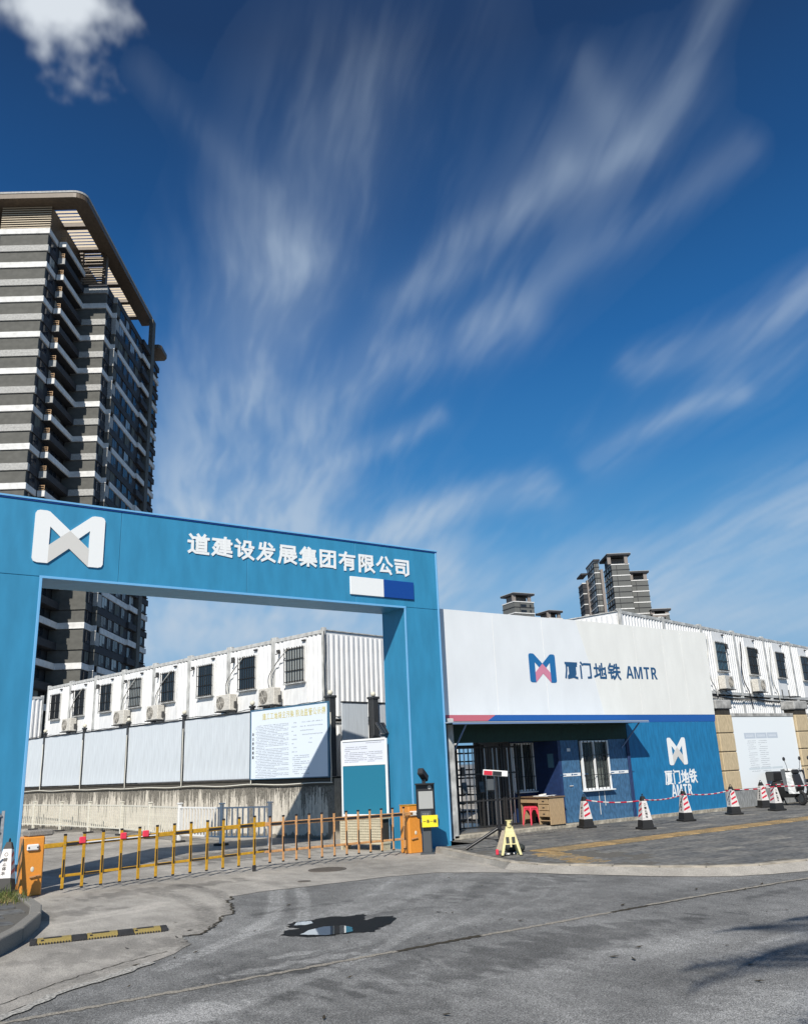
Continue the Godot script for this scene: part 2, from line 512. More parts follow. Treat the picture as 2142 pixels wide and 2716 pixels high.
# ---------------------------------------------------------------- scene
func _ready() -> void:
	rng.seed = 20240611
	var cam := Camera3D.new()
	cam.name = "camera"
	cam.fov = 62.84
	cam.near = 0.1
	cam.far = 3000.0
	cam.position = Vector3(0, 1.8, 0)
	cam.rotation_order = EULER_ORDER_YXZ
	cam.rotation_degrees = Vector3(16.908, -35.16, -2.4906)
	add_child(cam)
	cam.current = true
	var env := Environment.new()
	env.background_mode = Environment.BG_SKY
	env.sky = build_sky()
	env.tonemap_mode = Environment.TONE_MAPPER_LINEAR
	env.tonemap_exposure = 1.12
	env.sdfgi_enabled = true
	env.ssao_enabled = true
	env.ssil_enabled = true
	var we := WorldEnvironment.new()
	we.name = "world_environment"
	we.environment = env
	add_child(we)
	var sun := DirectionalLight3D.new()
	sun.name = "sun"
	sun.light_energy = 1.5
	sun.light_color = Color(1.0, 0.975, 0.935)
	sun.light_angular_distance = 0.5
	sun.shadow_enabled = true
	add_child(sun)
	sun.look_at_from_position(Vector3.ZERO, -Vector3(-0.55, 0.633, 0.544), Vector3.UP)
	print("sky done ", Time.get_ticks_msec())
	build_materials()
	build_ground()
	build_left_tower()
	build_far_towers()
	build_gate()
	build_fence()
	build_containers()
	build_hut()
	build_side_wall()
	build_street()
	print("built ", Time.get_ticks_msec())

func build_materials() -> void:
	var soft := noise_tex(3, 0.012, 0.80, 1.0)
	var blotch := noise_tex(4, 0.006, 0.62, 1.0, 0, 512, 5)
	var speck := noise_tex(11, 0.20, 0.50, 1.0, 1, 1024)
	var speck2 := noise_tex(12, 0.22, 0.72, 1.0, 1, 1024)
	var streak := noise_tex(15, 0.02, 0.70, 1.0, 0, 512, 5)
	M["tex_soft"] = soft; M["tex_blotch"] = blotch; M["tex_speck"] = speck; M["tex_speck2"] = speck2; M["tex_streak"] = streak
	var m: StandardMaterial3D
	m = dirt(new_mat("asphalt", lin(.62, .63, .63), 0.93), speck, Vector3.ONE * 0.66)
	relief(m, speck, 0.35)
	m = dirt(new_mat("asphalt_far", lin(.30, .305, .305), 0.95), blotch, Vector3.ONE * 0.2)
	m = dirt(new_mat("concrete", lin(.64, .61, .56), 0.9), speck2, Vector3.ONE * 0.6)
	relief(m, speck2, 0.12)
	m = dirt(new_mat("wet_asphalt", lin(.016, .016, .016), 0.62), speck, Vector3.ONE * 0.42)
	m.metallic_specular = 0.25
	relief(m, speck, 0.2)
	m = new_mat("water", lin(.34, .35, .36), 0.02, 0.85)
	m = dirt(new_mat("dust_line", lin(.5, .46, .39), 0.95), noise_tex(31, 0.05, 0.55, 1.0, 0, 512, 5), Vector3.ONE * 1.5)
	m = dirt(new_mat("moss_line", lin(.07, .055, .03), 0.95), speck, Vector3.ONE * 1.2)
	m = dirt(new_mat("road_paint", lin(.72, .70, .64), 0.85), noise_tex(32, 0.04, 0.45, 1.0, 0, 512, 6), Vector3.ONE * 1.2)
	m = dirt(new_mat("kerb_stone", lin(.30, .285, .255), 0.9), speck2, Vector3.ONE * 1.0)
	m = dirt(new_mat("kerb_pale", lin(.52, .47, .39), 0.9), blotch, Vector3.ONE * 0.9)
	m = dirt(new_mat("mortar", lin(.16, .15, .13), 0.95), speck2, Vector3.ONE * 1.0)
	var greys := [Vector3(.215, .215, .208), Vector3(.262, .256, .24), Vector3(.165, .168, .168), Vector3(.35, .335, .30)]
	for i in 4:
		dirt(new_mat("paver_%d" % i, lin(greys[i].x, greys[i].y, greys[i].z), 0.88), noise_tex(40 + i, 0.03, 0.62, 1.0, 0, 256, 5), Vector3.ONE * 0.8)
	dirt(new_mat("tactile_a", lin(.52, .36, .17), 0.85), blotch, Vector3.ONE * 1.1)
	dirt(new_mat("tactile_b", lin(.44, .33, .18), 0.85), blotch, Vector3.ONE * 1.3)
	# gate and hut paint
	m = dirt(new_mat("gate_blue", lin(.036, .262, .465), 0.5), noise_tex(50, 0.010, 0.91, 1.0, 0, 512, 5), Vector3(0.6, 0.16, 0.6))
	m = new_mat("gate_blue_dusty", lin(.14, .36, .60), 0.7)
	dirt(m, streak, Vector3(2.0, 0.5, 2.0))
	m = new_mat("gate_trim", lin(.16, .42, .70), 0.45)
	new_mat("letter_white", lin(.80, .82, .82), 0.5)
	new_mat("letter_grey", lin(.62, .61, .58), 0.5)
	new_mat("strip_navy", lin(.005, .055, .28), 0.4)
	m = dirt(new_mat("board_white", lin(.76, .795, .82), 0.75), noise_tex(51, 0.006, 0.965, 1.0, 0, 512, 4), Vector3(0.5, 0.2, 0.5))
	m = dirt(new_mat("board_white_warm", lin(.79, .80, .77), 0.75), noise_tex(52, 0.006, 0.965, 1.0, 0, 512, 4), Vector3(0.5, 0.2, 0.5))
	new_mat("print_blue", lin(.012, .14, .36), 0.6)
	new_mat("print_ink", lin(.018, .085, .20), 0.6)
	new_mat("print_pink", lin(.60, .22, .32), 0.6)
	new_mat("band_red", lin(.50, .13, .17), 0.6)
	new_mat("band_blue", lin(.012, .10, .36), 0.6)
	m = dirt(new_mat("hut_blue", lin(.014, .205, .44), 0.6), noise_tex(53, 0.012, 0.84, 1.0, 0, 512, 6), Vector3(1.3, 0.3, 1.3))
	m = dirt(new_mat("hut_slate", lin(.07, .19, .355), 0.65), noise_tex(54, 0.02, 0.7, 1.0, 0, 512, 5), Vector3(1.2, 0.5, 1.2))
	m = dirt(new_mat("hut_navy", lin(.020, .045, .14), 0.5), soft, Vector3.ONE)
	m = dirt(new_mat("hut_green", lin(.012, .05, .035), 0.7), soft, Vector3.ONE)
	new_mat("awning_sheet", lin(.32, .36, .40), 0.4)
	new_mat("strut_blue", lin(.16, .25, .42), 0.5)
	new_mat("hut_inside", lin(.14, .14, .14), 0.9)
	m = dirt(new_mat("platform_concrete", lin(.60, .55, .45), 0.9), blotch, Vector3.ONE * 1.4)
	m = dirt(new_mat("platform_tile", lin(.17, .165, .155), 0.35), soft, Vector3.ONE * 1.5)
	# metals
	m = dirt(new_mat("gate_steel", lin(.055, .055, .055), 0.5, 0.5), soft, Vector3.ONE * 2.0)
	new_mat("steel_bright", lin(.45, .45, .45), 0.35, 0.8)
	new_mat("steel_dark", lin(.035, .035, .037), 0.5, 0.3)
	m = dirt(new_mat("post_grey", lin(.055, .06, .066), 0.6, 0.2), soft, Vector3.ONE * 2.0)
	m = dirt(new_mat("galvanised", lin(.42, .44, .46), 0.5, 0.5), streak, Vector3.ONE * 1.2)
	# containers
	m = dirt(new_mat("container_white", lin(.86, .865, .86), 0.55), noise_tex(60, 0.010, 0.90, 1.0, 0, 512, 5), Vector3(1.2, 0.25, 1.2))
	m = dirt(new_mat("container_frame", lin(.72, .725, .70), 0.55), blotch, Vector3(1.0, 0.6, 1.0))
	m = new_mat("window_glass", lin(.02, .024, .028), 0.06)
	m.metallic_specular = 0.6
	m = new_mat("curtain_glass", lin(.30, .32, .31), 0.25)
	new_mat("curtain_cloth", lin(.11, .12, .105), 0.9)
	m = new_mat("curtain_blue", lin(.10, .22, .30), 0.25)
	new_mat("bar_black", lin(.02, .02, .02), 0.6, 0.2)
	new_mat("window_frame_grey", lin(.5, .5, .48), 0.5, 0.2)
	m = dirt(new_mat("ac_shell", lin(.74, .71, .64), 0.5), soft, Vector3.ONE * 1.5)
	new_mat("ac_dark", lin(.05, .05, .05), 0.7)
	new_mat("ac_fan", lin(.07, .066, .06), 0.7)
	new_mat("hose_pale", lin(.5, .5, .47), 0.7)
	new_mat("cable_black", lin(.015, .015, .016), 0.7)
	# fence
	m = dirt(new_mat("panel_white", lin(.66, .715, .76), 0.6), noise_tex(61, 0.015, 0.88, 1.0, 0, 512, 4), Vector3(1.4, 0.12, 1.4))
	new_mat("ball_cream", lin(.66, .63, .52), 0.5)
	m = new_mat("pipe_white", lin(.72, .70, .62), 0.5)
	dirt(new_mat("wall_render", lin(.58, .52, .42), 0.92), noise_tex(62, 0.02, 0.72, 1.0, 0, 512, 5), Vector3(1.4, 0.45, 1.4))
	dirt(new_mat("wall_black_stain", lin(.055, .05, .042), 0.95), blotch, Vector3(2.0, 0.6, 2.0))
	dirt(new_mat("rail_cream", lin(.82, .79, .68), 0.5), soft, Vector3.ONE * 2.0)
	new_mat("rail_white", lin(.75, .75, .73), 0.5)
	m = dirt(new_mat("sign_border", lin(.06, .17, .28), 0.5), soft, Vector3.ONE)
	new_mat("notice_teal", lin(.015, .17, .27), 0.55)
	new_mat("notice_frame", lin(.78, .80, .80), 0.45)
	dirt(new_mat("basket_cream", lin(.68, .61, .44), 0.6), soft, Vector3.ONE * 2)
	# barrier
	m = dirt(new_mat("barrier_yellow", lin(.62, .34, .022), 0.4), soft, Vector3.ONE * 2.5)
	dirt(new_mat("barrier_orange", lin(.68, .36, .15), 0.45), soft, Vector3.ONE * 2.5)
	dirt(new_mat("box_orange", lin(.76, .30, .045), 0.4), noise_tex(63, 0.02, 0.94, 1.0), Vector3.ONE * 1.5)
	new_mat("tape_black", lin(.02, .018, .018), 0.5)
	m = new_mat("lamp_red", lin(.75, .05, .09), 0.3)
	new_mat("cap_white", lin(.75, .75, .73), 0.4)
	new_mat("kiosk_black", lin(.022, .023, .026), 0.35)
	new_mat("kiosk_screen", lin(.36, .37, .36), 0.3)
	new_mat("kiosk_grey", lin(.075, .085, .095), 0.5, 0.3)
	new_mat("sign_yellow", lin(.80, .66, .02), 0.5)
	dirt(new_mat("granite", lin(.42, .39, .35), 0.8), speck, Vector3.ONE * 1.4)
	# street things
	dirt(new_mat("damp_asphalt", lin(.16, .163, .163), 0.85), speck, Vector3.ONE * 0.42)
	dirt(new_mat("cone_white", lin(.80, .77, .75), 0.5), noise_tex(70, 0.03, 0.78, 1.0, 0, 256, 5), Vector3.ONE * 2.5)
	new_mat("cone_red", lin(.52, .02, .045), 0.4)
	dirt(new_mat("cone_black", lin(.016, .016, .016), 0.6), soft, Vector3.ONE * 3)
	dirt(new_mat("jack_cream", lin(.80, .72, .36), 0.5), soft, Vector3.ONE * 3)
	new_mat("stool_red", lin(.72, .06, .10), 0.4)
	m = dirt(new_mat("desk_wood", lin(.56, .40, .23), 0.5), noise_tex(64, 0.02, 0.74, 1.0, 0, 512, 5), Vector3(6.0, 0.6, 6.0))
	dirt(new_mat("desk_top", lin(.22, .15, .09), 0.4), soft, Vector3.ONE * 2)
	new_mat("paper", lin(.8, .8, .78), 0.8)
	dirt(new_mat("cardboard", lin(.45, .38, .29), 0.9), soft, Vector3.ONE * 2)
	new_mat("bag_dark", lin(.03, .035, .03), 0.7)
	dirt(new_mat("rubber", lin(.04, .04, .042), 0.85), blotch, Vector3.ONE * 2)
	dirt(new_mat("bump_yellow", lin(.50, .38, .12), 0.7), noise_tex(65, 0.05, 0.6, 1.0), Vector3.ONE * 2)
	dirt(new_mat("cast_iron", lin(.17, .15, .13), 0.8, 0.2), speck2, Vector3.ONE * 2)
	# side wall
	dirt(new_mat("pier_cream", lin(.62, .50, .32), 0.85), noise_tex(66, 0.02, 0.84, 1.0), Vector3(1.3, 0.4, 1.3))
	dirt(new_mat("cap_grey", lin(.52, .52, .50), 0.8), blotch, Vector3.ONE)
	dirt(new_mat("plinth_grey", lin(.36, .38, .39), 0.85), streak, Vector3(1.5, 0.4, 1.5))
	# scooters
	new_mat("plastic_black", lin(.018, .018, .02), 0.4)
	new_mat("apron_silver", lin(.55, .57, .58), 0.45)
	new_mat("apron_grey", lin(.11, .12, .13), 0.5)
	new_mat("scooter_red", lin(.30, .015, .02), 0.3)
	new_mat("chrome", lin(.6, .6, .6), 0.15, 1.0)
	# towers
	dirt(new_mat("tower_grey", lin(.130, .130, .118), 0.85), soft, Vector3.ONE * 0.15)
	dirt(new_mat("tower_light", lin(.52, .52, .50), 0.85), noise_tex(67, 0.02, 0.75, 1.0, 0, 512, 6), Vector3.ONE * 0.25)
	dirt(new_mat("tower_white", lin(.86, .86, .84), 0.8), soft, Vector3.ONE * 0.15)
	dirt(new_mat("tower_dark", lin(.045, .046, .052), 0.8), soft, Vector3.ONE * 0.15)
	m = new_mat("tower_glass", lin(.018, .023, .032), 0.12)
	m.metallic_specular = 0.35
	new_mat("tower_frame", lin(.05, .05, .055), 0.6)
	dirt(new_mat("tower_bronze", lin(.15, .11, .075), 0.5), soft, Vector3.ONE * 0.2)
	new_mat("slat_cream", lin(.52, .44, .32), 0.6)
	new_mat("rail_wood", lin(.42, .26, .13), 0.6)
	new_mat("far_grey", lin(.125, .13, .125), 0.85)
	new_mat("far_pink", lin(.25, .22, .20), 0.85)
	new_mat("grass_green", lin(.10, .13, .03), 0.8)
	new_mat("grass_dry", lin(.30, .24, .10), 0.85)
	M["grass_green"].backlight_enabled = true
	M["grass_green"].backlight = lin(.06, .08, .02)
	new_mat("leaf_green", lin(.05, .09, .025), 0.7)
	new_mat("bark", lin(.13, .10, .08), 0.9)
	new_mat("title_gold", lin(.62, .56, .26), 0.6)

# grey map of stains, dust and tyre marks laid over a ground sheet (1 = the clean surface)
func stain_map(size: int, rect: Rect2, seed_value: int, tracks: Array, amount: float, patches: Array, base := 0.76) -> ImageTexture:
	var a := FastNoiseLite.new()
	a.seed = seed_value
	a.frequency = 0.35
	a.fractal_octaves = 5
	var b := FastNoiseLite.new()
	b.seed = seed_value + 1
	b.frequency = 1.6
	b.fractal_octaves = 4
	var bytes := PackedByteArray()
	bytes.resize(size * size * 3)
	var depth := PackedFloat32Array()
	depth.resize(size * size)
	var px := rect.size.x / size
	for t in tracks:
		var pts: Array = t[0]
		var w: float = t[1]
		for j in pts.size() - 1:
			var p0: Vector2 = pts[j]
			var p1: Vector2 = pts[j + 1]
			var lo := ((p0.min(p1) - Vector2(w, w) - rect.position) / px).floor()
			var hi := ((p0.max(p1) + Vector2(w, w) - rect.position) / px).ceil()
			for yy in range(maxi(0, int(lo.y)), mini(size, int(hi.y))):
				for xx in range(maxi(0, int(lo.x)), mini(size, int(hi.x))):
					var p := rect.position + Vector2(xx + 0.5, yy + 0.5) * px
					var d := seg_dist(p, p0, p1)
					if d < w:
						var k := (1.0 - d / w)
						var i := yy * size + xx
						var v: float = float(t[2]) * minf(k * 2.2, 1.0)
						if absf(v) > absf(depth[i]): depth[i] = v
	for yy in size:
		for xx in size:
			var p := rect.position + Vector2(xx + 0.5, yy + 0.5) * px
			var n := a.get_noise_2d(p.x, p.y)
			var f := b.get_noise_2d(p.x * 2.0, p.y)
			var v := base + n * amount + f * amount * 0.55
			var tr := depth[yy * size + xx]
			if tr != 0.0:
				v += tr * (0.6 + 0.9 * b.get_noise_2d(p.x * 7.0, p.y * 7.0))
			for q in patches:
				var d2: float = ((p - q[0]) / q[1]).length()
				if d2 < 1.6:
					v += float(q[2]) * smoothstep(0.35, 0.0, d2 - 0.75 + f * 0.9)
			v = clampf(v, 0.25, 1.0)
			var o := (yy * size + xx) * 3
			bytes[o] = int(v * 255.0)
			bytes[o + 1] = int(minf(v * 0.995, 1.0) * 255.0)
			bytes[o + 2] = int(v * 0.985 * 255.0)
	return ImageTexture.create_from_image(Image.create_from_data(size, size, false, Image.FORMAT_RGB8, bytes))

func with_detail(key: String, t: Texture2D) -> void:
	var m: StandardMaterial3D = M[key]
	m.detail_enabled = true
	m.detail_blend_mode = BaseMaterial3D.BLEND_MODE_MUL
	m.detail_uv_layer = BaseMaterial3D.DETAIL_UV_2
	m.detail_albedo = t

func ragged(pts: Array, jitter: float, step: float) -> PackedVector2Array:
	var out := PackedVector2Array()
	for i in pts.size() - 1:
		var a: Vector2 = pts[i]
		var b: Vector2 = pts[i + 1]
		var n := maxi(1, int(a.distance_to(b) / step))
		for k in n:
			var t := float(k) / n
			var p := a.lerp(b, t)
			if k > 0: p += Vector2(rng.randf_range(-1, 1), rng.randf_range(-1, 1)) * jitter
			out.append(p)
	out.append(pts[-1])
	return out

func ribbon(called: String, m: Material, pts: PackedVector2Array, w: float, y: float, kind := "structure") -> MeshInstance3D:
	var st := start()
	var l := PackedVector2Array()
	var r := PackedVector2Array()
	for i in pts.size():
		var d := (pts[mini(i + 1, pts.size() - 1)] - pts[maxi(i - 1, 0)]).normalized()
		var n := Vector2(-d.y, d.x)
		l.append(pts[i] + n * w * rng.randf_range(0.25, 0.75))
		r.append(pts[i] - n * w * rng.randf_range(0.25, 0.75))
	for i in pts.size() - 1:
		quad(st, Vector3(l[i].x, y, l[i].y), Vector3(l[i + 1].x, y, l[i + 1].y), Vector3(r[i + 1].x, y, r[i + 1].y), Vector3(r[i].x, y, r[i].y))
	var o := put(self, called, st.commit(), m)
	if kind != "": tag(o, "", "", "", kind)
	return o

var SIDEWALK_EDGE := [Vector2(11.55, -15.75), Vector2(11.2, -14.6), Vector2(10.9, -13.6), Vector2(10.7, -12.9), Vector2(10.55, -12.2), Vector2(10.6, -11.55), Vector2(10.83, -11.0), Vector2(11.15, -10.35), Vector2(11.47, -9.65), Vector2(11.85, -9.05), Vector2(12.5, -8.55), Vector2(13.4, -8.3), Vector2(15.0, -8.15), Vector2(18.0, -8.05), Vector2(23.0, -8.0), Vector2(30.0, -8.0), Vector2(42.0, -8.0)]

func kerb_stones(parent: Node, edge: Array, y0: float, y1: float, width: float, side: float, m: Material, piece: float) -> void:
	for i in edge.size() - 1:
		var a: Vector2 = edge[i]
		var b: Vector2 = edge[i + 1]
		if a.x > 24.0: piece = 4.0
		var n := maxi(1, int(round(a.distance_to(b) / piece)))
		for k in n:
			var p := a.lerp(b, float(k) / n)
			var q := a.lerp(b, float(k + 1) / n)
			var d := (q - p).normalized()
			var inw := Vector2(-d.y, d.x) * side
			var c := (p + q) * 0.5 + inw * width * 0.5
			var st := bev(parent, "kerb_stone", m, Vector3(c.x, (y0 + y1) * 0.5 + rng.randf_range(-.004, .004), c.y), Vector3(p.distance_to(q) - 0.008, y1 - y0, width), 0.012)
			st.rotation.y = atan2(-d.y, d.x)

func build_ground() -> void:
	# the far ground
	var st := start()
	quad(st, Vector3(-1500, -0.05, 1500), Vector3(1500, -0.05, 1500), Vector3(1500, -0.05, -1500), Vector3(-1500, -0.05, -1500))
	var far := put(self, "ground", st.commit(), M["asphalt_far"])
	tag(far, "", "", "", "structure")
	# asphalt road near the gate
	var rect := Rect2(0, -16, 16, 16)
	var tracks := []
	var trng := RandomNumberGenerator.new()
	trng.seed = 41
	for k in 16:
		var c := Vector2(trng.randf_range(7.4, 12.2), trng.randf_range(-13.2, -10.4))
		var ln := trng.randf_range(0.35, 0.95)
		var bend := trng.randf_range(-0.35, 0.35)
		tracks.append([[c, c + Vector2(-1.9 + bend, 2.2) * ln, c + Vector2(-4.4, 4.1 + bend) * ln, c + Vector2(-7.6, 5.6 + bend) * ln], trng.randf_range(0.05, 0.15), trng.randf_range(0.04, 0.15)])
	tracks.append([[Vector2(6.6, -13.4), Vector2(5.9, -12.0), Vector2(5.3, -10.9), Vector2(4.5, -10.0), Vector2(3.2, -9.0)], 0.16, 0.26])
	tracks.append([[Vector2(6.9, -13.2), Vector2(6.3, -11.9), Vector2(5.6, -10.6), Vector2(4.8, -9.6)], 0.12, 0.24])
	tracks.append([[Vector2(2.0, -8.0), Vector2(7.0, -8.15), Vector2(14.0, -7.9)], 0.5, -0.12])
	var patches := [[Vector2(4.3, -8.2), Vector2(0.7, 0.16), 0.25], [Vector2(2.75, -7.2), Vector2(0.5, 0.25), 0.22], [Vector2(4.4, -8.6), Vector2(0.25, 0.1), 0.2], [Vector2(7.0, -6.2), Vector2(1.6, 0.35), 0.12], [Vector2(9.0, -10.5), Vector2(1.5, 0.5), -0.10], [Vector2(6.3, -7.0), Vector2(2.5, 0.5), -0.12], [Vector2(6.0, -4.2), Vector2(0.9, 0.5), 0.14], [Vector2(3.7, -6.4), Vector2(1.8, 0.5), -0.06]]
	var prng := RandomNumberGenerator.new()
	prng.seed = 99
	for k in 26: patches.append([Vector2(prng.randf_range(2, 13), prng.randf_range(-12.5, -3.5)), Vector2(prng.randf_range(0.1, 0.9), prng.randf_range(0.06, 0.3)), prng.randf_range(-0.16, 0.13)])
	with_detail("asphalt", stain_map(768, rect, 21, tracks, 0.17, patches))
	st = start()
	sheet(st, PackedVector2Array([Vector2(-14, -16), Vector2(44, -16), Vector2(44, 14), Vector2(-14, 14)]), 0.0, rect)
	tag(put(self, "road", st.commit(), M["asphalt"]), "", "", "", "structure")
	# concrete apron, yard and gutter
	var edge := [Vector2(-9, -1.4), Vector2(-3, -5.2), Vector2(1.59, -8.25), Vector2(2.17, -8.76), Vector2(2.86, -9.06), Vector2(3.38, -9.47), Vector2(3.83, -9.93)]
	var rough := [Vector2(3.83, -9.93), Vector2(3.95, -10.5), Vector2(4.15, -10.42), Vector2(4.7, -11.16), Vector2(4.86, -11.5), Vector2(5.05, -11.55), Vector2(5.39, -12.42), Vector2(5.46, -12.8), Vector2(5.6, -12.85), Vector2(5.69, -13.15)]
	var line2 := [Vector2(5.69, -13.15), Vector2(6.2, -13.25), Vector2(7.61, -13.13), Vector2(8.51, -13.12), Vector2(9.4, -12.85), Vector2(9.9, -12.2), Vector2(10.3, -11.55), Vector2(10.62, -11.0), Vector2(10.95, -10.2), Vector2(11.3, -9.4), Vector2(11.83, -8.58), Vector2(12.97, -8.05), Vector2(16.0, -7.72), Vector2(24.0, -7.6), Vector2(44.0, -7.6)]
	var poly := PackedVector2Array()
	poly.append_array(ragged(edge, 0.02, 0.15))
	poly.append_array(ragged(rough, 0.035, 0.05).slice(1))
	poly.append_array(ragged(line2, 0.018, 0.12).slice(1))
	poly.append_array(PackedVector2Array([Vector2(44, -60), Vector2(-20, -60), Vector2(-20, -1.4)]))
	var rect2 := Rect2(0, -24, 16, 16)
	var ctracks := [
		[[Vector2(3.1, -8.9), Vector2(3.9, -10.0), Vector2(4.55, -11.2), Vector2(4.95, -12.4), Vector2(5.1, -13.6), Vector2(5.0, -14.8)], 0.17, -0.20],
		[[Vector2(3.9, -9.9), Vector2(4.9, -11.3), Vector2(5.45, -12.6), Vector2(5.75, -13.8), Vector2(5.7, -15.2)], 0.15, -0.18],
		[[Vector2(2.2, -9.0), Vector2(3.2, -9.6), Vector2(3.9, -10.4), Vector2(4.3, -11.2)], 0.2, -0.14],
		[[Vector2(6.5, -13.4), Vector2(6.6, -14.3), Vector2(6.3, -15.4)], 0.2, 0.12],
		[[Vector2(6.9, -13.4), Vector2(7.1, -14.3), Vector2(6.9, -15.4)], 0.12, 0.10],
		[[Vector2(4.0, -19.5), Vector2(8.0, -20.2), Vector2(11.5, -20.0)], 0.6, -0.10],
		[[Vector2(3.0, -12.6), Vector2(4.4, -13.0)], 0.10, 0.13], [[Vector2(3.6, -13.0), Vector2(4.7, -13.4)], 0.14, 0.14],
		[[Vector2(6.0, -13.05), Vector2(10.0, -12.5)], 0.25, 0.06],
	]
	var cp := [[Vector2(2.9, -13.6), Vector2(1.0, 0.5), -0.10], [Vector2(5.2, -15.0), Vector2(1.4, 0.4), -0.10], [Vector2(8.8, -19.5), Vector2(2.0, 1.5), -0.14], [Vector2(3.0, -10.2), Vector2(1.2, 0.4), -0.06], [Vector2(4.25, -10.35), Vector2(0.16, 0.12), -0.3]]
	with_detail("concrete", stain_map(640, rect2, 33, ctracks, 0.16, cp, 0.86))
	st = start()
	sheet(st, poly, 0.006, rect2)
	tag(put(self, "driveway", st.commit(), M["concrete"]), "", "", "", "structure")
	# painted line and the dust filled joint
	ribbon("road_marking", M["road_paint"], ragged([Vector2(-2.4, -5.5), Vector2(1.58, -8.16), Vector2(2.15, -8.68), Vector2(2.72, -9.02), Vector2(3.2, -9.3)], 0.005, 0.08), 0.115, 0.011)
	ribbon("road_joint", M["dust_line"], ragged([Vector2(0.0, -8.05), Vector2(2.6, -7.98), Vector2(5.25, -7.92)], 0.012, 0.05), 0.075, 0.004)
	ribbon("road_joint", M["moss_line"], ragged([Vector2(5.25, -7.92), Vector2(5.8, -7.93), Vector2(6.35, -7.91)], 0.014, 0.04), 0.075, 0.005)
	ribbon("road_joint", M["dust_line"], ragged([Vector2(6.35, -7.91), Vector2(7.66, -7.86), Vector2(8.35, -7.85)], 0.012, 0.05), 0.07, 0.004)
	ribbon("road_joint", M["moss_line"], ragged([Vector2(8.35, -7.85), Vector2(8.75, -7.84), Vector2(9.0, -7.84)], 0.012, 0.04), 0.06, 0.005)
	ribbon("road_joint", M["dust_line"], ragged([Vector2(9.0, -7.84), Vector2(10.3, -7.78), Vector2(12.3, -7.64), Vector2(16.0, -7.45)], 0.012, 0.06), 0.07, 0.010)
	# dark cracks along the broken edge of the asphalt
	ribbon("pavement_crack", M["moss_line"], ragged([Vector2(3.95, -10.5), Vector2(4.15, -10.42), Vector2(4.7, -11.16), Vector2(4.86, -11.5), Vector2(5.05, -11.55), Vector2(5.39, -12.42), Vector2(5.46, -12.8), Vector2(5.6, -12.85), Vector2(5.69, -13.15)], 0.03, 0.05), 0.03, 0.010)
	ribbon("pavement_crack", M["moss_line"], ragged([Vector2(1.5, -8.5), Vector2(2.3, -9.15), Vector2(3.0, -9.55), Vector2(3.5, -9.75)], 0.02, 0.06), 0.012, 0.010)
	# wet patch and water
	var wet := [Vector2(4.8, -9.66), Vector2(4.96, -9.87), Vector2(5.15, -9.85), Vector2(5.11, -10.13), Vector2(5.32, -10.34), Vector2(5.57, -10.26), Vector2(5.85, -10.32), Vector2(6.02, -10.15), Vector2(6.25, -10.15), Vector2(6.1, -9.9), Vector2(6.02, -9.72), Vector2(6.2, -9.84), Vector2(6.42, -9.74), Vector2(6.3, -9.5), Vector2(6.16, -9.37), Vector2(5.93, -9.2), Vector2(5.67, -9.0), Vector2(5.45, -9.14), Vector2(5.14, -9.19), Vector2(4.93, -9.39), Vector2(4.8, -9.66)]
	var mid := Vector2(5.6, -9.7)
	var damp := []
	for p in wet: damp.append(mid + (p - mid) * 1.13)
	st = start()
	sheet(st, ragged(damp, 0.045, 0.04).slice(0, -1), 0.002)
	tag(put(self, "damp_patch", st.commit(), M["damp_asphalt"]), "", "", "", "structure")
	st = start()
	sheet(st, ragged(wet, 0.035, 0.05).slice(0, -1), 0.004)
	var w := put(self, "wet_patch", st.commit(), M["wet_asphalt"])
	tag(w, "", "", "", "structure")
	st = start()
	sheet(st, ragged([Vector2(4.97, -9.5), Vector2(5.17, -9.66), Vector2(5.41, -9.73), Vector2(5.62, -9.62), Vector2(5.62, -9.4), Vector2(5.5, -9.2), Vector2(5.34, -9.17), Vector2(5.16, -9.23), Vector2(4.97, -9.5)], 0.012, 0.05).slice(0, -1), 0.008)
	sheet(st, ragged([Vector2(5.2, -10.1), Vector2(5.34, -10.26), Vector2(5.5, -10.2), Vector2(5.45, -10.05), Vector2(5.3, -10.0), Vector2(5.2, -10.1)], 0.012, 0.04).slice(0, -1), 0.008)
	tag(put(self, "water", st.commit(), M["water"]), "", "", "", "structure")
	build_pavements()

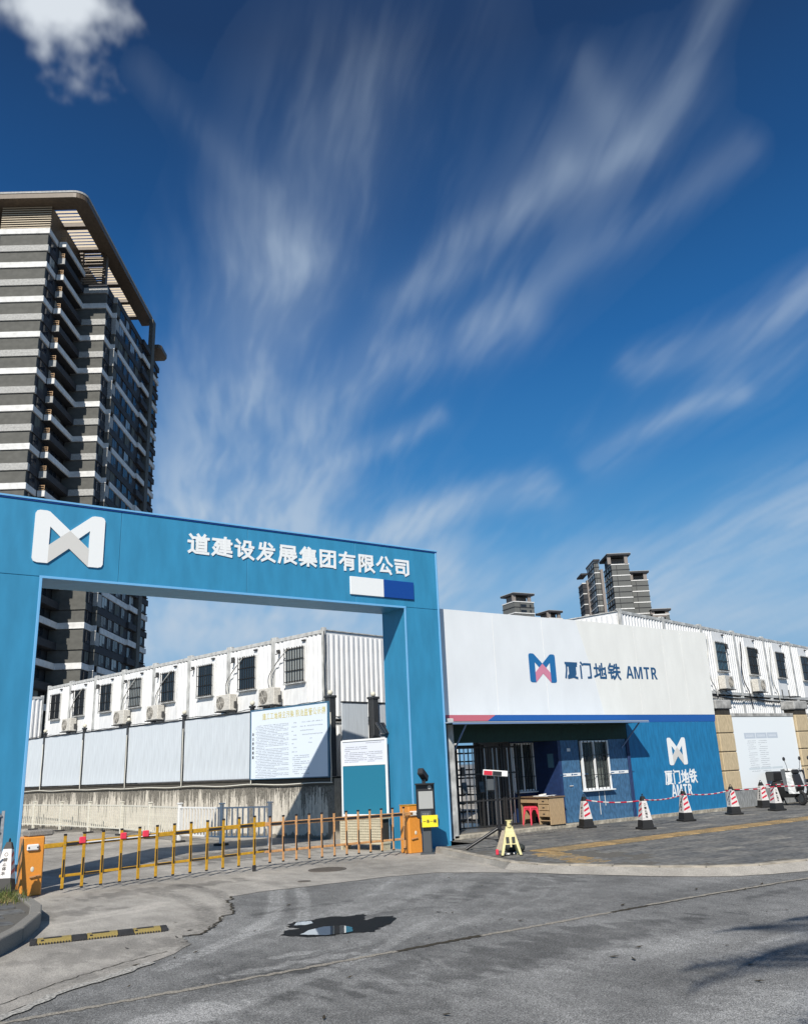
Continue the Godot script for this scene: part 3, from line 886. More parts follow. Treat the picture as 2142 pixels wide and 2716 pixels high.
func build_pavements() -> void:
	# pavement right of the gate
	var side := Node3D.new()
	side.name = "pavement"
	add_child(side)
	tag(side, "", "", "", "structure")
	var poly := PackedVector2Array()
	for p in SIDEWALK_EDGE: poly.append(p)
	poly.append_array(PackedVector2Array([Vector2(42, -22), Vector2(12.56, -22), Vector2(12.56, -15.6)]))
	# the concrete ramp outside the kerb
	var ramp := start()
	var last := SIDEWALK_EDGE.size() - 1
	for i in last:
		var a: Vector2 = SIDEWALK_EDGE[i]
		var b: Vector2 = SIDEWALK_EDGE[i + 1]
		var na: Vector2 = (SIDEWALK_EDGE[i + 1] - SIDEWALK_EDGE[maxi(i - 1, 0)]).normalized()
		var nb: Vector2 = (SIDEWALK_EDGE[mini(i + 2, last)] - SIDEWALK_EDGE[i]).normalized()
		na = Vector2(-na.y, na.x) * clampf((i - 3) * 0.12, 0.015, 0.30)
		nb = Vector2(-nb.y, nb.x) * clampf((i - 2) * 0.12, 0.015, 0.30)
		var p := [Vector3(a.x + na.x, 0.007, a.y + na.y), Vector3(b.x + nb.x, 0.007, b.y + nb.y), Vector3(b.x, 0.100, b.y), Vector3(a.x, 0.100, a.y)]
		var uvs := []
		for v in p: uvs.append(Vector2(v.x / 16.0, (v.z + 24.0) / 16.0))
		quad_uv(ramp, p, uvs)
	put(side, "kerb_ramp", ramp.commit(), M["concrete"])
	var st := start()
	sheet(st, poly, 0.108)
	put(side, "bedding", st.commit(), M["mortar"])
	kerb_stones(side, SIDEWALK_EDGE, -0.02, 0.122, 0.13, -1.0, M["kerb_pale"], 0.75)
	# paving slabs in running bond; the strip of yellow guiding tiles is left free
	var spots := []
	var row := 0
	var z := -16.65
	while z < -8.15:
		var x := 10.4 + (0.3 if row % 2 else 0.0)
		while x < 30.0:
			var ok := true
			for c in [Vector2(-.29, -.14), Vector2(.29, -.14), Vector2(.29, .14), Vector2(-.29, .14)]:
				var p: Vector2 = Vector2(x, z) + c
				if not Geometry2D.is_point_in_polygon(p, poly): ok = false
			for v in SIDEWALK_EDGE:
				if v.distance_to(Vector2(x, z)) < 0.3: ok = false
			if absf(z + 13.03) < 0.42 and x > 11.6: ok = false
			if ok and x < 12.6 and absf((Vector2(x, z) - Vector2(11.95, -12.7)).dot(Vector2(0.95, -0.31))) < 0.55 and z > -13.0 and z < -10.6: ok = false
			if ok: spots.append(Vector3(x, 0.12, z))
			x += 0.6
		z += 0.3
		row += 1
	spots.sort_custom(func(a, b): return a.length_squared() < b.length_squared())
	var meshes := []
	for i in 4:
		var s2 := start()
		bevel_box(s2, Vector3.ZERO, Vector3(0.588 - i * 0.002, 0.04, 0.288), 0.004)
		meshes.append(s2.commit())
	var rest := [start(), start(), start(), start()]
	var used := [false, false, false, false]
	for i in spots.size():
		var pick := [0, 0, 0, 1, 1, 2, 2, 3][rng.randi() % 8] as int
		if rng.randf() < 0.5: pick = pick if pick < 3 else 1
		var at: Vector3 = spots[i] + Vector3(0, -0.02 + rng.randf_range(-.0035, .0035), 0)
		var tilt := Vector3(rng.randf_range(-.5, .5), rng.randf_range(-.25, .25), rng.randf_range(-.35, .35))
		if i < 250:
			var o := put(side, "paving_slab", meshes[pick], M["paver_%d" % pick])
			o.position = at
			o.rotation_degrees = tilt
		else:
			sbox(rest[pick], at, Vector3(0.588, 0.04, 0.288), Basis.from_euler(tilt * PI / 180.0))
			used[pick] = true
	for i in 4:
		if used[i]:
			var o := put(side, "far_paving_slabs", rest[i].commit(), M["paver_%d" % i])
			tag(o, "", "", "", "stuff")
	# yellow guiding tiles
	var tm := []
	for i in 2:
		var s3 := start()
		bevel_box(s3, Vector3.ZERO, Vector3(0.283, 0.04, 0.283), 0.004)
		for k in 4: sbox(s3, Vector3(0, 0.021, -0.1 + k * 0.066), Vector3(0.24, 0.006, 0.03))
		tm.append(s3.commit())
	for r in 2:
		for i in 62:
			var o := put(side, "guiding_tile", tm[0], M["tactile_a" if rng.randf() < 0.6 else "tactile_b"])
			o.position = Vector3(12.2 + i * 0.29, 0.1015 + rng.randf_range(-.002, .002), -13.18 + r * 0.29)
	for r in 2:
		for i in 7:
			var o := put(side, "guiding_tile", tm[0], M["tactile_a" if rng.randf() < 0.6 else "tactile_b"])
			var dirv := Vector2(-0.31, 0.95)
			var p := Vector2(12.0, -12.55) + dirv * (i * 0.29) + Vector2(-0.95, -0.31) * (r * 0.29)
			o.position = Vector3(p.x, 0.1015 + rng.randf_range(-.002, .002), p.y)
			o.rotation.y = atan2(0.31, 0.95)
	# kerbed island left of the gate
	var isl := Node3D.new()
	isl.name = "pavement_island"
	add_child(isl)
	tag(isl, "", "", "", "structure")
	var edge := [Vector2(-4.0, -5.6), Vector2(-1.5, -7.3), Vector2(0.3, -8.7), Vector2(1.3, -9.85), Vector2(2.03, -10.9), Vector2(2.4, -11.55), Vector2(2.82, -12.6), Vector2(3.0, -13.4), Vector2(3.06, -14.3), Vector2(3.0, -15.6)]
	var ip := PackedVector2Array()
	for p in edge: ip.append(p)
	ip.append_array(PackedVector2Array([Vector2(3.0, -16.45), Vector2(-6, -16.45), Vector2(-6, -5.6)]))
	st = start()
	sheet(st, ip, 0.150)
	put(isl, "bedding", st.commit(), M["mortar"])
	kerb_stones(isl, edge, -0.02, 0.182, 0.15, -1.0, M["kerb_stone"], 0.8)
	for zi in 14:
		for xi in 8:
			var c := Vector2(2.7 - xi * 0.6 - (zi % 2) * 0.3, -14.0 + zi * 0.3)
			var ok := c.y < -9.4
			for q in [Vector2(-.36, -.2), Vector2(.36, -.2), Vector2(.36, .2), Vector2(-.36, .2)]:
				if not Geometry2D.is_point_in_polygon(c + q * 1.15, ip): ok = false
			if not ok: continue
			var o := put(isl, "paving_slab", meshes[rng.randi() % 4], M["paver_%d" % [0, 2, 1, 3, 0, 2][rng.randi() % 6]])
			o.position = Vector3(c.x, 0.146 + rng.randf_range(-.006, .006), c.y)
			o.rotation_degrees = Vector3(rng.randf_range(-1.2, 1.2), rng.randf_range(-2, 2), rng.randf_range(-1.0, 1.0))

# ---------------------------------------------------------------- tall buildings
func window_unit(parent: Node, c: Vector3, w: float, h: float, face: String, glass: Material, split := true) -> void:
	# face: "front" looks along +z, "right" along +x, "left" along -x
	var turn := 0.0
	if face == "right": turn = 90.0
	elif face == "left": turn = -90.0
	var o := bx(parent, "window", M["tower_frame"], c, Vector3(w, h, 0.12), Vector3(0, turn, 0))
	var pick := rng.randf()
	if pick < 0.10: glass = M["curtain_glass"]
	elif pick < 0.22: glass = M["curtain_cloth"]
	if split:
		bx(o, "pane", glass, Vector3(-w * 0.25, 0, 0.05), Vector3(w * 0.44, h - 0.14, 0.06))
		bx(o, "pane", glass, Vector3(w * 0.25, h * 0.14, 0.05), Vector3(w * 0.44, h * 0.68, 0.06))
	else:
		bx(o, "pane", glass, Vector3(0, 0, 0.05), Vector3(w - 0.16, h - 0.14, 0.06))

func build_left_tower() -> void:
	var turn := -33.56
	var u0 := -52.0
	var v0 := 132.0
	var basis3 := Basis(Vector3.UP, deg_to_rad(turn))
	var t := thing("apartment_tower", "tall grey apartment tower with white floor bands and bronze roof canopy", "apartment tower", basis3 * Vector3(u0, 0, -v0), turn)
	# box between u, v limits
	var B := func(called: String, m: Material, ua: float, ub: float, ya: float, yb: float, va: float, vb: float) -> MeshInstance3D:
		return bx(t, called, m, Vector3((ua + ub) * 0.5 - u0, (ya + yb) * 0.5, -((va + vb) * 0.5 - v0)), Vector3(ub - ua, yb - ya, vb - va))
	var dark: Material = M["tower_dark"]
	var grey: Material = M["tower_grey"]
	B.call("core", dark, -66.0, -50.45, 0.0, 84.9, 113.9, 158.0)
	B.call("core", dark, -50.45, -45.3, 0.0, 82.6, 126.2, 158.0)
	B.call("core", dark, -45.3, -44.6, 0.0, 82.0, 131.0, 156.0)
	var glass: Material = M["tower_glass"]
	for n in 28:
		var y := 84.78 - 3.01 * n          # top of the band of this floor
		var even := n % 2 == 0
		var bandm: Material = M["tower_white"] if even else M["tower_light"]
		if n > 18 and not even: bandm = M["tower_grey"]
		var sidem: Material = M["tower_white"] if even else dark  # odd floors: shade of the side faces is put into this dark colour
		var bh := 0.92 if even else 1.05
		var py := y - bh                     # top of the wall panel below
		# front face
		B.call("band", bandm, -58.0, -50.2, py, y, 113.35, 114.0)
		B.call("wall_panel", grey, -57.8, -50.45, y - 3.01, py - 0.06, 113.55, 114.0)
		B.call("band", bandm, -66.0, -58.9, py, y, 115.6, 116.0)
		# its side face with one window
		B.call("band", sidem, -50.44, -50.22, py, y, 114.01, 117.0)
		if n < 27: window_unit(t, Vector3(-50.40 - u0, y - 2.0, -(115.5 - v0)), 1.9, 1.75, "right", glass)
		# balcony: parapet, lit front end, rail, windows behind
		B.call("parapet", bandm, -50.1, -49.0, py, y, 117.05, 117.25)
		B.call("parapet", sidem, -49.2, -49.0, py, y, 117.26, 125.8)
		B.call("balcony_slab", dark, -50.44, -49.21, py - 0.05, py + 0.12, 117.26, 125.8)
		if n < 24:
			var rail := B.call("railing", M["rail_wood"], -49.95, -49.1, y + 0.16, y + 0.24, 117.1, 117.18) as MeshInstance3D
			bx(rail, "rail_bar", M["rail_wood"], Vector3(0, 0.3, 0), Vector3(0.85, 0.08, 0.08))
			bx(rail, "rail_bar", M["rail_wood"], Vector3(0, 0.6, 0), Vector3(0.85, 0.08, 0.08))
			bx(rail, "rail_post", M["rail_wood"], Vector3(0.38, 0.3, 0), Vector3(0.07, 0.7, 0.07))
		window_unit(t, Vector3(-50.40 - u0, y - 1.9, -(119.0 - v0)), 2.4, 2.0, "right", glass)
		window_unit(t, Vector3(-50.40 - u0, y - 1.9, -(122.6 - v0)), 2.6, 2.0, "right", M["tower_glass"])
		# second front face
		if n > 0:
			B.call("band", bandm, -50.3, -45.05, py, y, 125.75, 126.3)
			B.call("wall_panel", grey, -50.3, -45.2, y - 3.01, py - 0.06, 125.95, 126.3)
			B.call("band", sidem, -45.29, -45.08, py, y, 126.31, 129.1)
			window_unit(t, Vector3(-45.24 - u0, y - 2.0, -(127.9 - v0)), 1.8, 1.75, "right", glass)
			B.call("wall_panel", M["tower_light"] if even else grey, -45.2, -44.45, y - 3.01, py - 0.06, 129.15, 131.0)
			B.call("parapet", bandm, -45.2, -44.38, py, y, 129.05, 129.3)
			# long shaded side with balconies
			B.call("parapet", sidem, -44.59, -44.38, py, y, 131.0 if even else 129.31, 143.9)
			for w in 4:
				window_unit(t, Vector3(-44.56 - u0, y - 1.9, -(132.4 + w * 3.2 - v0)), 1.7 if w % 2 else 2.3, 1.8, "right", glass)
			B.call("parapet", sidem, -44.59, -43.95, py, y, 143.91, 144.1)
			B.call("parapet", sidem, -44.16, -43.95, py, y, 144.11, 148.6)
			B.call("balcony_slab", dark, -44.59, -44.17, py - 0.05, py + 0.1, 144.11, 148.6)
			window_unit(t, Vector3(-44.56 - u0, y - 1.9, -(146.3 - v0)), 2.2, 2.0, "right", glass)
			# beyond the pilaster
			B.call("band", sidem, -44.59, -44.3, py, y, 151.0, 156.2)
			window_unit(t, Vector3(-44.54 - u0, y - 1.95, -(153.2 - v0)), 1.6, 1.7, "right", glass)
			B.call("sill", dark, -44.59, -43.95, y - 2.95, y - 2.85, 151.9, 154.6)
	B.call("pilaster", grey, -44.6, -43.85, 0.0, 88.9, 148.7, 150.6)
	# roof canopy
	var loop := PackedVector2Array()
	loop.append(Vector2(-66, 111.5))
	for k in 7:
		var a := -PI / 2 + PI / 2 * k / 6.0
		loop.append(Vector2(-46.3 + 1.8 * cos(a), 113.3 + 1.8 * sin(a)))
	for k in 7:
		var a := PI / 2 * k / 6.0
		loop.append(Vector2(-46.0 + 1.5 * cos(a), 150.0 + 1.5 * sin(a)))
	loop.append_array(PackedVector2Array([Vector2(-46.9, 151.5), Vector2(-46.9, 114.6), Vector2(-66, 114.6)]))
	var xf := Transform3D(Basis(Vector3.RIGHT, Vector3(0, 0, -1), Vector3.UP), Vector3(-u0, 0, v0))
	var st := start()
	prism(st, loop, 88.95, 90.05, xf)
	put(t, "roof_canopy", st.commit(), M["tower_bronze"])
	st = start()
	var rim := Geometry2D.offset_polygon(loop, 0.08)
	prism(st, rim[0], 89.8, 90.12, xf)
	put(t, "canopy_rim", st.commit(), M["tower_light"])
	B.call("roof_slab", M["tower_bronze"], -66.0, -50.6, 88.9, 89.0, 114.6, 152.0)
	for v in [119.0, 125.6, 129.6, 136.5, 142.5, 148.2]:
		B.call("canopy_beam", M["tower_bronze"], -50.6, -46.9, 88.95, 89.9, v, v + 0.8)
	var v := 114.9
	while v < 150.0:
		B.call("roof_slat", M["slat_cream"], -50.6, -46.9, 89.22, 89.62, v, v + 0.07)
		v += 0.84
	# slatted screens under the canopy
	B.call("screen_back", dark, -58.0, -50.6, 84.9, 88.9, 115.2, 115.4)
	for k in 10:
		B.call("screen_slat", M["slat_cream"], -58.0, -50.3, 85.05 + k * 0.41, 85.2 + k * 0.41, 113.6, 113.68)
	for k in 14:
		B.call("screen_slat", M["tower_bronze"], -50.4, -50.28, 85.0 + k * 0.29, 85.16 + k * 0.29, 113.8, 125.4)
	for k in 14:
		B.call("screen_slat", M["tower_bronze"], -50.2, -46.0, 82.7 + k * 0.44, 82.9 + k * 0.44, 126.2, 126.35)
	B.call("screen_back", M["tower_bronze"], -50.5, -50.42, 84.9, 88.9, 115.5, 150.0)
	B.call("screen_post", M["tower_bronze"], -50.3, -49.6, 82.6, 88.9, 125.7, 126.4)
	B.call("screen_post", M["tower_bronze"], -46.6, -46.0, 82.6, 88.9, 127.0, 128.0)
	# lower wing roof behind
	st = start()
	prism(st, PackedVector2Array([Vector2(-52, 151.6), Vector2(-43.4, 151.6), Vector2(-42.9, 152.2), Vector2(-42.9, 156.2), Vector2(-43.6, 157.2), Vector2(-52, 157.2)]), 84.0, 84.8, xf)
	put(t, "roof_canopy", st.commit(), M["tower_bronze"])

func far_block(t: Node3D, c: Vector3, w: float, d: float, top: float, side_windows: bool, m: Material, dark_side := false) -> void:
	# c: middle of the front face on the ground, block runs back along -z
	bx(t, "wall", m, c + Vector3(0, top * 0.5, -d * 0.5), Vector3(w, top, d))
	var y := top
	var n := 0
	while y > top - 42.0:
		var white := n % 2 == 0
		bx(t, "band", M["tower_white"] if white else M["tower_dark"], c + Vector3(0, y - (0.25 if white else 0.12), -d * 0.5), Vector3(w + 0.5, 0.5 if white else 0.24, d + 0.5))
		bx(t, "wall_joint", M["tower_dark"], c + Vector3(-w * 0.22, y - 1.7, 0.02), Vector3(0.3, 2.3, 0.1))
		if side_windows:
			for k in 3:
				bx(t, "window", M["tower_glass"], c + Vector3(-w * 0.5 - 0.05, y - 1.75, -d * (0.2 + 0.3 * k)), Vector3(0.2, 1.9, d * 0.17))
		y -= 3.01
		n += 1

func far_roof(t: Node3D, c: Vector3, w: float, d: float, y0: float, y1: float) -> void:
	bx(t, "roof_canopy", M["tower_dark"], c + Vector3(0, y1 - 0.45, -d * 0.5), Vector3(w, 0.9, d))
	bx(t, "canopy_rim", M["tower_light"], c + Vector3(0, y1 + 0.12, -d * 0.5), Vector3(w + 0.3, 0.24, d + 0.3))
	for k in [-0.42, 0.30]:
		bx(t, "roof_post", M["far_pink"], c + Vector3(w * k, (y0 + y1) * 0.5 - 0.4, -1.6), Vector3(1.8, y1 - y0 - 0.8, 1.2))
	bx(t, "roof_house", M["far_pink"], c + Vector3(0, (y0 + y1) * 0.5 - 0.6, -d * 0.6), Vector3(w * 0.7, y1 - y0 - 1.2, d * 0.4))

func build_far_towers() -> void:
	var turn := -35.16
	var b := Basis(Vector3.UP, deg_to_rad(turn))
	var T := func(label: String, u: float, v: float, extra: float) -> Node3D:
		return thing("distant_tower", label, "apartment tower", b * Vector3(u, 0, -v), turn + extra, "distant apartment towers")
	var t: Node3D = T.call("distant stepped apartment tower, tallest of those behind the white container corner", 110.0, 440.0, 0.0)
	far_block(t, Vector3(4.4, 0, 0), 9.4, 18.0, 101.2, true, M["far_grey"])
	far_roof(t, Vector3(4.0, 0, 1.5), 12.6, 20.0, 101.2, 106.6)
	far_block(t, Vector3(-7.1, 0, -5.0), 2.5, 19.0, 104.2, true, M["far_grey"])
	bx(t, "roof_canopy", M["tower_dark"], Vector3(-7.1, 104.7, -14.0), Vector3(3.4, 0.9, 21.0))
	bx(t, "pilaster", M["far_pink"], Vector3(-5.0, 49.7, -5.0), Vector3(1.4, 99.4, 4.0))
	bx(t, "pilaster", M["far_pink"], Vector3(-8.6, 49.0, -25.0), Vector3(1.2, 98.0, 3.0))
	far_block(t, Vector3(-10.1, 0, -26.0), 2.2, 12.0, 97.0, false, M["tower_dark"])  # shade on this rear block is painted in by the dark wall colour
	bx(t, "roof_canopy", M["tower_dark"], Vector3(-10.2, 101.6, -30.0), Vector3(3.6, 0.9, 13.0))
	far_block(t, Vector3(15.1, 0, -5.0), 9.1, 14.0, 93.1, false, M["far_grey"])
	far_roof(t, Vector3(15.2, 0, -3.6), 10.4, 16.0, 93.1, 97.6)
	t = T.call("distant grey tower top with flat roof canopy, standing alone above the billboard", 61.4, 440.0, 28.0)
	far_block(t, Vector3(0, 0, 0), 12.6, 11.0, 83.1, false, M["far_grey"])
	far_roof(t, Vector3(0, 0, 0.6), 13.6, 12.4, 83.1, 87.4)
	for k in 4:
		bx(t, "window", M["tower_glass"], Vector3(-0.5, 80.9 - k * 3.01, 0.05), Vector3(3.6, 1.3, 0.12))
		bx(t, "window", M["tower_glass"], Vector3(3.9, 80.9 - k * 3.01, 0.05), Vector3(0.9, 1.3, 0.12))
	bx(t, "pilaster", M["tower_white"], Vector3(7.1, 41.5, -10.6), Vector3(0.9, 83.0, 1.0))
	t = T.call("distant low grey tower top with slanting canopy beside the lone tower", 78.5, 446.0, 28.0)
	far_block(t, Vector3(0, 0, 0), 8.4, 9.0, 74.6, false, M["far_grey"])
	far_roof(t, Vector3(0, 0, 0.6), 9.2, 12.0, 74.6, 78.4)
	bx(t, "pilaster", M["tower_white"], Vector3(5.0, 38.2, -9.5), Vector3(0.9, 76.4, 1.0))
	t = T.call("distant small tower top just above the ribbed container roof edge", 133.6, 442.0, 0.0)
	far_block(t, Vector3(0, 0, 0), 8.4, 12.0, 73.6, false, M["far_grey"])
	far_roof(t, Vector3(0, 0, 0.8), 10.4, 13.0, 73.6, 76.2)
	bx(t, "roof_canopy", M["far_pink"], Vector3(-2.0, 72.0, 2.4), Vector3(7.6, 0.8, 3.0))

# ---------------------------------------------------------------- gate
func build_gate() -> void:
	var g := thing("entrance_gate", "large blue clad gate frame with white lettering and emblem across its beam", "gate", Vector3(7.2, 0, -17.0))
	var P := func(called: String, m: Material, xa: float, xb: float, ya: float, yb: float, za: float, zb: float) -> MeshInstance3D:
		return bev(g, called, m, Vector3((xa + xb) * 0.5 - 7.2, (ya + yb) * 0.5, (za + zb) * 0.5 + 17.0), Vector3(xb - xa, yb - ya, zb - za), 0.006)
	var blue: Material = M["gate_blue"]
	# cladding sheets with thin open joints between them
	P.call("pillar_core", M["steel_dark"], 1.86, 3.19, 0.0, 7.0, -17.46, -16.54)
	P.call("pillar_core", M["steel_dark"], 11.56, 12.51, 0.0, 7.0, -17.46, -16.54)
	P.call("beam_core", M["steel_dark"], 3.19, 11.56, 5.53, 7.0, -17.46, -16.54)
	for px in [[1.82, 3.24], [11.515, 12.55]]:
		P.call("cladding_sheet", blue, px[0], px[1], 0.0, 5.505, -16.54, -16.50)
		P.call("cladding_sheet", blue, px[0], px[1], 0.0, 5.505, -17.50, -17.46)
	for xx in [[1.82, 4.655], [4.66, 7.395], [7.4, 10.135], [10.14, 12.55]]:
		P.call("cladding_sheet", blue, xx[0], xx[1], 5.512, 6.985, -16.54, -16.50)
		P.call("cladding_sheet", blue, xx[0], xx[1], 5.512, 6.985, -17.50, -17.46)
	# inner and outer faces
	P.call("cladding_sheet", blue, 3.19, 3.235, 0.0, 5.50, -17.459, -16.541)
	P.call("cladding_sheet", blue, 11.52, 11.56, 0.0, 5.50, -17.459, -16.541)
	P.call("cladding_sheet", blue, 12.51, 12.545, 0.0, 6.98, -17.459, -16.541)
	P.call("cladding_sheet", blue, 1.825, 1.86, 0.0, 6.98, -17.459, -16.541)
	P.call("soffit", blue, 3.24, 11.515, 5.49, 5.528, -17.459, -16.541)
	# trims
	P.call("cap_flashing", M["gate_trim"], 1.8, 12.58, 6.99, 7.03, -17.52, -16.47)
	P.call("cap_flashing", M["strip_navy"], 1.81, 12.57, 6.962, 6.984, -17.51, -16.482)
	P.call("edge_trim", M["gate_trim"], 3.205, 3.255, 0.0, 5.49, -16.505, -16.485)
	P.call("edge_trim", M["gate_trim"], 11.50, 11.55, 0.0, 5.49, -16.505, -16.485)
	P.call("edge_trim", M["gate_trim"], 12.515, 12.565, 0.12, 6.96, -16.505, -16.485)
	P.call("edge_trim", M["gate_trim"], 3.2, 11.555, 5.475, 5.525, -16.506, -16.484)
	# plate at the right end of the beam
	P.call("name_plate", M["strip_navy"], 10.92, 11.79, 5.70, 6.13, -16.50, -16.46)
	P.call("name_plate", M["letter_white"], 9.98, 10.91, 5.70, 6.13, -16.50, -16.46)
	# lettering
	var text := "道建设发展集团有限公司"
	for i in text.length():
		var st := start()
		glyph(st, text[i], Vector2(6.06 + i * 0.5205 - 7.2, 6.70), Vector2(0.44, 0.43), 0.058, 0.502, 0.016)
		put(g, "letter", st.commit(), M["letter_white"])
	logo_mark(g, Vector2(3.03 - 7.2, 6.80), Vector2(1.30, 1.03), 0.502, 0.03, M["letter_white"], M["letter_grey"])
	# solar lamp fixed behind the right pillar
	var s := thing("solar_lamp", "small black solar panel lamp on bracket behind right blue pillar", "lamp", Vector3(11.5, 2.5, -17.5))
	var pane := bev(s, "solar_panel", M["kiosk_black"], Vector3(-0.10, 0.22, 0.03), Vector3(0.30, 0.02, 0.34), 0.004, Vector3(52, 12, 0))
	for k in 3:
		bx(pane, "cell_line", M["steel_bright"], Vector3(-0.1 + k * 0.1, 0.0112, 0), Vector3(0.004, 0.002, 0.32))
	bev(s, "lamp_head", M["kiosk_grey"], Vector3(-0.05, 0.05, 0.02), Vector3(0.24, 0.06, 0.12), 0.01)
	bx(s, "bracket", M["galvanised"], Vector3(0.03, 0.0, -0.02), Vector3(0.05, 0.3, 0.04))

# ---------------------------------------------------------------- fence
func text_board(w: int, h: int, rows: Array, seed_value: int, ink: Color, paper: Color) -> ImageTexture:
	# rows: [x0, x1, y0, line height, glyph size, number of lines]; small marks the size of characters
	var r := RandomNumberGenerator.new()
	r.seed = seed_value
	var im := Image.create(w, h, false, Image.FORMAT_RGB8)
	im.fill(paper)
	for row in rows:
		for l in row[5]:
			var x: int = row[0] + (row[4] * 2 if l % 3 == 0 else 0)
			var y: int = row[2] + l * row[3]
			var last := int(row[1]) if l % 3 != 2 else int(lerpf(row[0], row[1], r.randf_range(0.25, 0.9)))
			while x < last - row[4]:
				if r.randf() < 0.93:
					var g: int = row[4]
					for k in 5:
						if r.randf() < 0.5:
							im.fill_rect(Rect2i(x + r.randi_range(0, 1), y + int(k * g / 5.0), g - 2, 1), ink)
						else:
							im.fill_rect(Rect2i(x + r.randi_range(0, g - 2), y + 1, 1, g - 1), ink)
				x += row[4] + 1
	return ImageTexture.create_from_image(im)

func uv_plate(parent: Node, called: String, w: float, h: float, c: Vector3, tex: Texture2D, rough := 0.6) -> MeshInstance3D:
	var st := start()
	quad_uv(st, [Vector3(-w / 2, -h / 2, 0), Vector3(w / 2, -h / 2, 0), Vector3(w / 2, h / 2, 0), Vector3(-w / 2, h / 2, 0)], [Vector2(0, 1), Vector2(1, 1), Vector2(1, 0), Vector2(0, 0)])
	var m := StandardMaterial3D.new()
	m.resource_name = called
	m.albedo_texture = tex
	m.roughness = rough
	return put(parent, called, st.commit(), m, Transform3D(Basis(), c))

func wall_stains(w: int, h: int, metres: float, seed_value: int, piers: Array) -> ImageTexture:
	var n := FastNoiseLite.new()
	n.seed = seed_value
	n.fractal_octaves = 4
	n.frequency = 1.0
	var bytes := PackedByteArray()
	bytes.resize(w * h * 3)
	for x in w:
		var s := x * metres / w
		var drip := 0.26 + 0.22 * n.get_noise_1d(s * 1.1) + 0.75 * maxf(0.0, n.get_noise_1d(s * 5.0 + 50.0)) + 0.35 * n.get_noise_1d(s * 22.0)
		var foot := 0.06 + 0.2 * maxf(0.0, n.get_noise_1d(s * 2.5 + 200.0)) + 0.03 * n.get_noise_1d(s * 20.0)
		var pier := 0.0
		for p in piers:
			if absf(s - p) < 0.14 + 0.08 * n.get_noise_1d(s * 9.0): pier = 1.0
		for y in h:
			var t := float(y) / h
			var grain := n.get_noise_2d(s * 7.0, t * 5.0)
			var fine := n.get_noise_2d(s * 60.0, t * 22.0)
			var c := Vector3(.66, .61, .52) * (0.90 + 0.22 * grain + 0.10 * fine)
			var k := 0.0
			if t < drip + 0.05 * fine: k = 0.78 + 0.35 * fine
			if t < 0.12 + 0.04 * grain: k = 0.95
			elif n.get_noise_2d(s * 14.0, t * 1.2) > 0.26 + t * 0.3: k = maxf(k, 0.4)
			if t > 1.0 - foot: k = 0.75
			if pier > 0.0 and grain > -0.55: k = maxf(k, 0.72 + 0.2 * fine)
			c = c.lerp(Vector3(.055, .05, .04), clampf(k, 0.0, 0.95))
			var col := Color(c.x, c.y, c.z).linear_to_srgb()
			var o := (y * w + x) * 3
			bytes[o] = int(clampf(col.r, 0, 1) * 255)
			bytes[o + 1] = int(clampf(col.g, 0, 1) * 255)
			bytes[o + 2] = int(clampf(col.b, 0, 1) * 255)
	return ImageTexture.create_from_image(Image.create_from_data(w, h, false, Image.FORMAT_RGB8, bytes))

